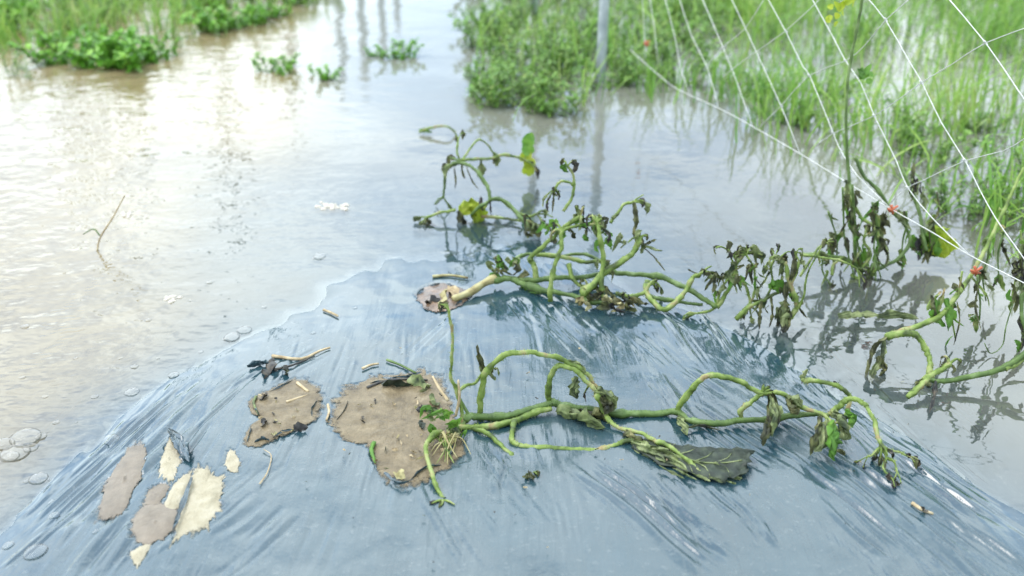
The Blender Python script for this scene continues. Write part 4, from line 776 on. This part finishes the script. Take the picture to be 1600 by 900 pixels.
for (x, y, s) in [(330, 46, .7), (356, 42, .9), (382, 40, .7), (402, 28, .7), (424, 25, .6), (300, 14, .9), (450, 5, .7)]:
    weed('water_plant', rg.choice(SPN), at(x, y), rg.random()*6.28, s, 'green plant in the second clump beside the open water', 'second clump at upper left')
TALL = [proto('t', 80+i, .22, .05, 4, .022, .35, 'weed') for i in range(4)]
for i in range(90):
    x, y = rg.uniform(-30, 500), rg.uniform(-60, 66)
    if y > 66-x*.13: continue
    weed('leafy_weed', rg.choice(WP+TALL+TALL), at(x, y), rg.random()*6.28, rg.uniform(.5, .95), 'green weed standing in the water along the far left row', 'weeds of the far left row')
for (x, y) in [(14, 118), (30, 108), (48, 122), (66, 104), (284, 72), (300, 62), (265, 60), (240, 58), (210, 60), (180, 56), (350, 60)]:
    weed('reedy_weed', rg.choice(TALL), at(x, y), rg.random()*6.28, rg.uniform(.35, .6), 'thin upright weed at the water edge of the upper left clump', 'thin weeds at upper left')
weed('floating_sprig', SPN[0], at(433, 112), 1.0, .55, 'small green sprig alone in open water, left of two', cat='plant'); weed('floating_sprig', SPN[1], at(507, 120), 2.0, .42, 'smallest dark green sprig alone in open water, right of its neighbour', cat='plant')
weed('floating_sprig', SPN[2], at(630, 92), 3.0, .55, 'low green sprig in the open water near the leafy row', cat='plant'); weed('floating_sprig', SPN[3], at(592, 88), 3.0, .3, 'tiny green sprig left of the low sprig in open water', cat='plant')

# ------------------------------------------------------------------ small things in the water and on the film
o = px_tube('broken_reed', [(152, 392, 392), (156, 372, 391), (176, 340, 390), (190, 314, 389), (195, 305, 389)], 4, 2, M['straw'], None, z0=0, sides=5); tag(o, 'thin broken reed leaning out of the brown water at left', 'reed')
px_tube('bent_leaf', [(156, 368, 391), (146, 358, 391), (130, 366, 392)], 4, 2, M['stem'], o, z0=0, sides=5)
def twig(pp, w0, w1, m_, label, name='straw', cat='straw', group=None):
    pts = [on_bed(a, b, .003) for a, b in pp]; q = tube(name, pts, px_size(w0/2, pts[0]), px_size(w1/2, pts[-1]), M[m_], None, sides=5, n=3, rib=.15); return tag(q, label, cat, group)
twig([(425, 556), (470, 561), (500, 548), (516, 543)], 5, 3, 'straw', 'long bent dry twig on the film above the notched soil patch', 'dry_twig', 'twig')
twig([(428, 578), (458, 570), (492, 556)], 4, 2, 'debris', 'dark thin twig just under the long bent twig', 'dry_twig', 'twig')
twig([(604, 562), (625, 570), (650, 583)], 4, 3, 'stem', 'green stalk bit above the largest soil patch', 'stalk_bit', 'stalk')
twig([(584, 692), (580, 704), (586, 722)], 9, 4, 'leaf', 'short green leaf sliver at the left edge of the largest soil patch', 'leaf_sliver', 'leaf')
twig([(574, 606), (600, 596), (640, 592), (668, 594)], 5, 3, 'debris', 'dark curved strip along the top of the largest soil patch', 'leaf_strip', 'leaf')
twig([(464, 598), (474, 606), (482, 612)], 5, 4, 'straw', 'pale straw on the top edge of the notched soil patch')
twig([(448, 628), (466, 622), (480, 617)], 4, 2, 'straw', 'pale straw lying across the middle of the notched soil patch')
twig([(512, 632), (514, 644), (510, 656)], 5, 4, 'straw', 'upright pale straw between the two soil patches')
twig([(566, 576), (580, 570), (592, 568)], 4, 3, 'straw', 'short orange brown straw above the soil patches')
twig([(505, 484), (516, 488), (528, 494)], 4, 3, 'straw', 'pale straw in the shallow water left of the planting hole')
twig([(676, 432), (704, 430), (731, 434)], 4, 3, 'root', 'brown twig floating behind the planting hole', 'dry_twig', 'twig')
twig([(400, 620), (396, 630), (404, 648)], 6, 3, 'withered_pale', 'pale withered sliver on the left edge of the notched soil patch', 'leaf_sliver', 'leaf')
twig([(1425, 786), (1440, 796), (1458, 803)], 6, 4, 'straw', 'small pale twig on the wrinkled film at lower right', 'dry_twig', 'twig')
twig([(406, 756), (418, 738), (424, 712), (412, 702)], 2.2, 1.6, 'straw', 'thin pale curled thread on the film below the notched patch', 'thread', 'thread')
rg = random.Random(77)
def bit(x, y, wpx, m_, label, group=None, name='leaf_bit', l=None):
    a = rg.random()*6.28; l = l or wpx*1.3; dx, dy = math.cos(a)*l*.5, math.sin(a)*l*.3
    q = px_crumple(name, [(x-dx, y-dy), (x, y), (x+dx, y+dy)], wpx, M[m_], None, rg.randrange(9999), nw=5, ns=3, fold=.4, curl=.2); return tag(q, label, 'leaf bit', group)
bit(420, 572, 26, 'debris', 'crumpled black leaf above the notched soil patch', None, 'dead_leaf', 50); bit(446, 578, 18, 'withered', 'small rotten leaf right of the crumpled black leaf')
bit(412, 618, 16, 'debris', 'black leaf bit on the upper left of the notched soil patch'); bit(412, 660, 16, 'debris', 'black leaf bit in the notch of the soil patch'); bit(470, 668, 18, 'debris', 'dark leaf bit on the lower right edge of the notched patch')
bit(1445, 796, 14, 'debris', 'dark leaf bit beside the small twig at lower right'); bit(620, 600, 30, 'wetleaf', 'dark wet leaf on the top edge of the largest soil patch', None, 'dead_leaf', 46); bit(655, 600, 30, 'withered_pale', 'grey green leaf on the upper right of the largest soil patch', None, 'dead_leaf', 40)
bit(678, 626, 22, 'withered_pale', 'pale green leaf scrap right of centre on the largest soil patch'); bit(660, 640, 16, 'debris', 'black leaf scrap near the stump on the largest soil patch'); bit(658, 664, 16, 'wetleaf', 'dark green scrap in the middle of the largest soil patch'); bit(625, 742, 18, 'root', 'brown scrap at the bottom tip of the largest soil patch')
bit(690, 466, 30, 'root', 'brown leaf lying in the planting hole', None, 'dead_leaf', 44); bit(676, 470, 20, 'debris', 'dark leaf in the left of the planting hole'); bit(708, 456, 22, 'straw', 'pale scrap at the back of the planting hole')
for i in range(34):
    x, y = rg.uniform(545, 695), rg.uniform(605, 735)
    if (x < 585 and y > 685) or (x-620)**2/85**2+(y-660)**2/78**2 > 1: continue
    bit(x, y, rg.uniform(3, 7), rg.choice(['debris', 'straw', 'withered', 'root', 'straw']), 'tiny plant crumb scattered on the largest soil patch', 'crumbs on the largest soil patch', 'plant_crumb', rg.uniform(5, 16))
for i in range(14):
    bit(rg.uniform(405, 480), rg.uniform(612, 680), rg.uniform(3, 6), rg.choice(['debris', 'straw', 'root']), 'tiny plant crumb scattered on the notched soil patch', 'crumbs on the notched soil patch', 'plant_crumb', rg.uniform(5, 12))
for i in range(46):
    x, y = rg.uniform(420, 1450), rg.uniform(530, 890)
    bit(x, y, rg.uniform(2, 4.5), rg.choice(['debris', 'debris', 'withered', 'straw']), 'tiny dark crumb scattered on the plastic film', 'crumbs on the film', 'plant_crumb', rg.uniform(3, 8))

# bubbles
def dome(c, r, flat=.5, n=14, m_=8, z0=-.001):
    V = [(c[0], c[1], z0+r*flat)]; F = []
    for i in range(1, m_+1):
        a = math.pi/2*i/m_
        for k in range(n): V.append((c[0]+r*math.sin(a)*math.cos(6.283*k/n), c[1]+r*math.sin(a)*math.sin(6.283*k/n), z0+r*flat*math.cos(a)))
    F += [(0, 1+k, 1+(k+1) % n) for k in range(n)]
    for i in range(m_-1): F += [(1+i*n+k, 1+(i+1)*n+k, 1+(i+1)*n+(k+1) % n, 1+i*n+(k+1) % n) for k in range(n)]
    return V, F
def bubble(x, y, rpx, label, group=None, extra=()):
    c = at(x, y); c[2] = max(0, gz(c[0], c[1])) if abs(c[0]) < .95 and .65 < c[1] < 3 else 0
    r = thing('foam_bubble', c, label, 'bubble', group)
    for (dx, dy, k) in ((0, 0, 1), *extra):
        p = at(x+dx, y+dy); v, f = dome(p, px_size(rpx*k, p), z0=c[2]-.001); mesh_obj('bubble_skin', v, f, M['bubble'], r)
    return r
bubble(40, 684, 24, 'largest clear foam bubble cluster at the left edge', None, [(-16, 24, .95), (-34, 10, .7), (-24, 30, .6), (24, -2, .4), (8, 16, .5)]); bubble(60, 876, 19, 'single large bubble on the film at the bottom left corner', None, [(18, 6, .4)])
bubble(60, 748, 15, 'pale bubble below the largest bubble cluster', None, [(-18, 4, .4), (14, 2, .35)]); bubble(174, 691, 13, 'round bubble in the brown water right of the largest cluster'); bubble(206, 613, 12, 'round bubble above the film edge at left')
bubble(362, 527, 13, 'left bubble of the pair near the film edge', None, [(-10, 3, .4)]); bubble(382, 516, 12, 'right bubble of the pair near the film edge'); bubble(271, 586, 9, 'bubble resting on the far left corner of the film')
bubble(499, 401, 10, 'lone pale bubble in the water above the mud plume', None, [(-8, 3, .4)]); bubble(86, 812, 9, 'small bubble beside the film shoulder at lower left'); bubble(15, 858, 10, 'bubble at the bottom left edge of the picture')
for (x, y) in [(207, 573), (90, 660), (120, 660), (315, 550), (555, 484), (272, 466), (490, 525), (330, 441), (245, 560), (190, 560), (82, 788), (155, 850), (116, 560), (36, 590), (300, 470), (40, 510), (150, 620), (70, 620), (230, 500), (410, 480)]:
    bubble(x+rg.uniform(-3, 3), y, rg.uniform(3.5, 7), 'small bubble drifting on the brown water at left', 'small drifting bubbles')
def froth(x0, x1, y, label, n=46):
    r = thing('foam_patch', at((x0+x1)/2, y), label, 'foam'); V, F = [], []
    for i in range(n):
        p = at(rg.uniform(x0, x1), y+rg.uniform(-5, 6)); v, f = dome(p, px_size(rg.uniform(1.4, 5.0), p), .8, 8, 4); F += [tuple(j+len(V) for j in q) for q in f]; V += v
    mesh_obj('froth', V, F, M['froth'], r)
froth(495, 543, 321, 'small strip of pale foam floating in the open water'); froth(258, 284, 466, 'thin scrap of pale foam in the brown water at left', 18); froth(190, 206, 335, 'scrap of foam beside the broken reed', 14)
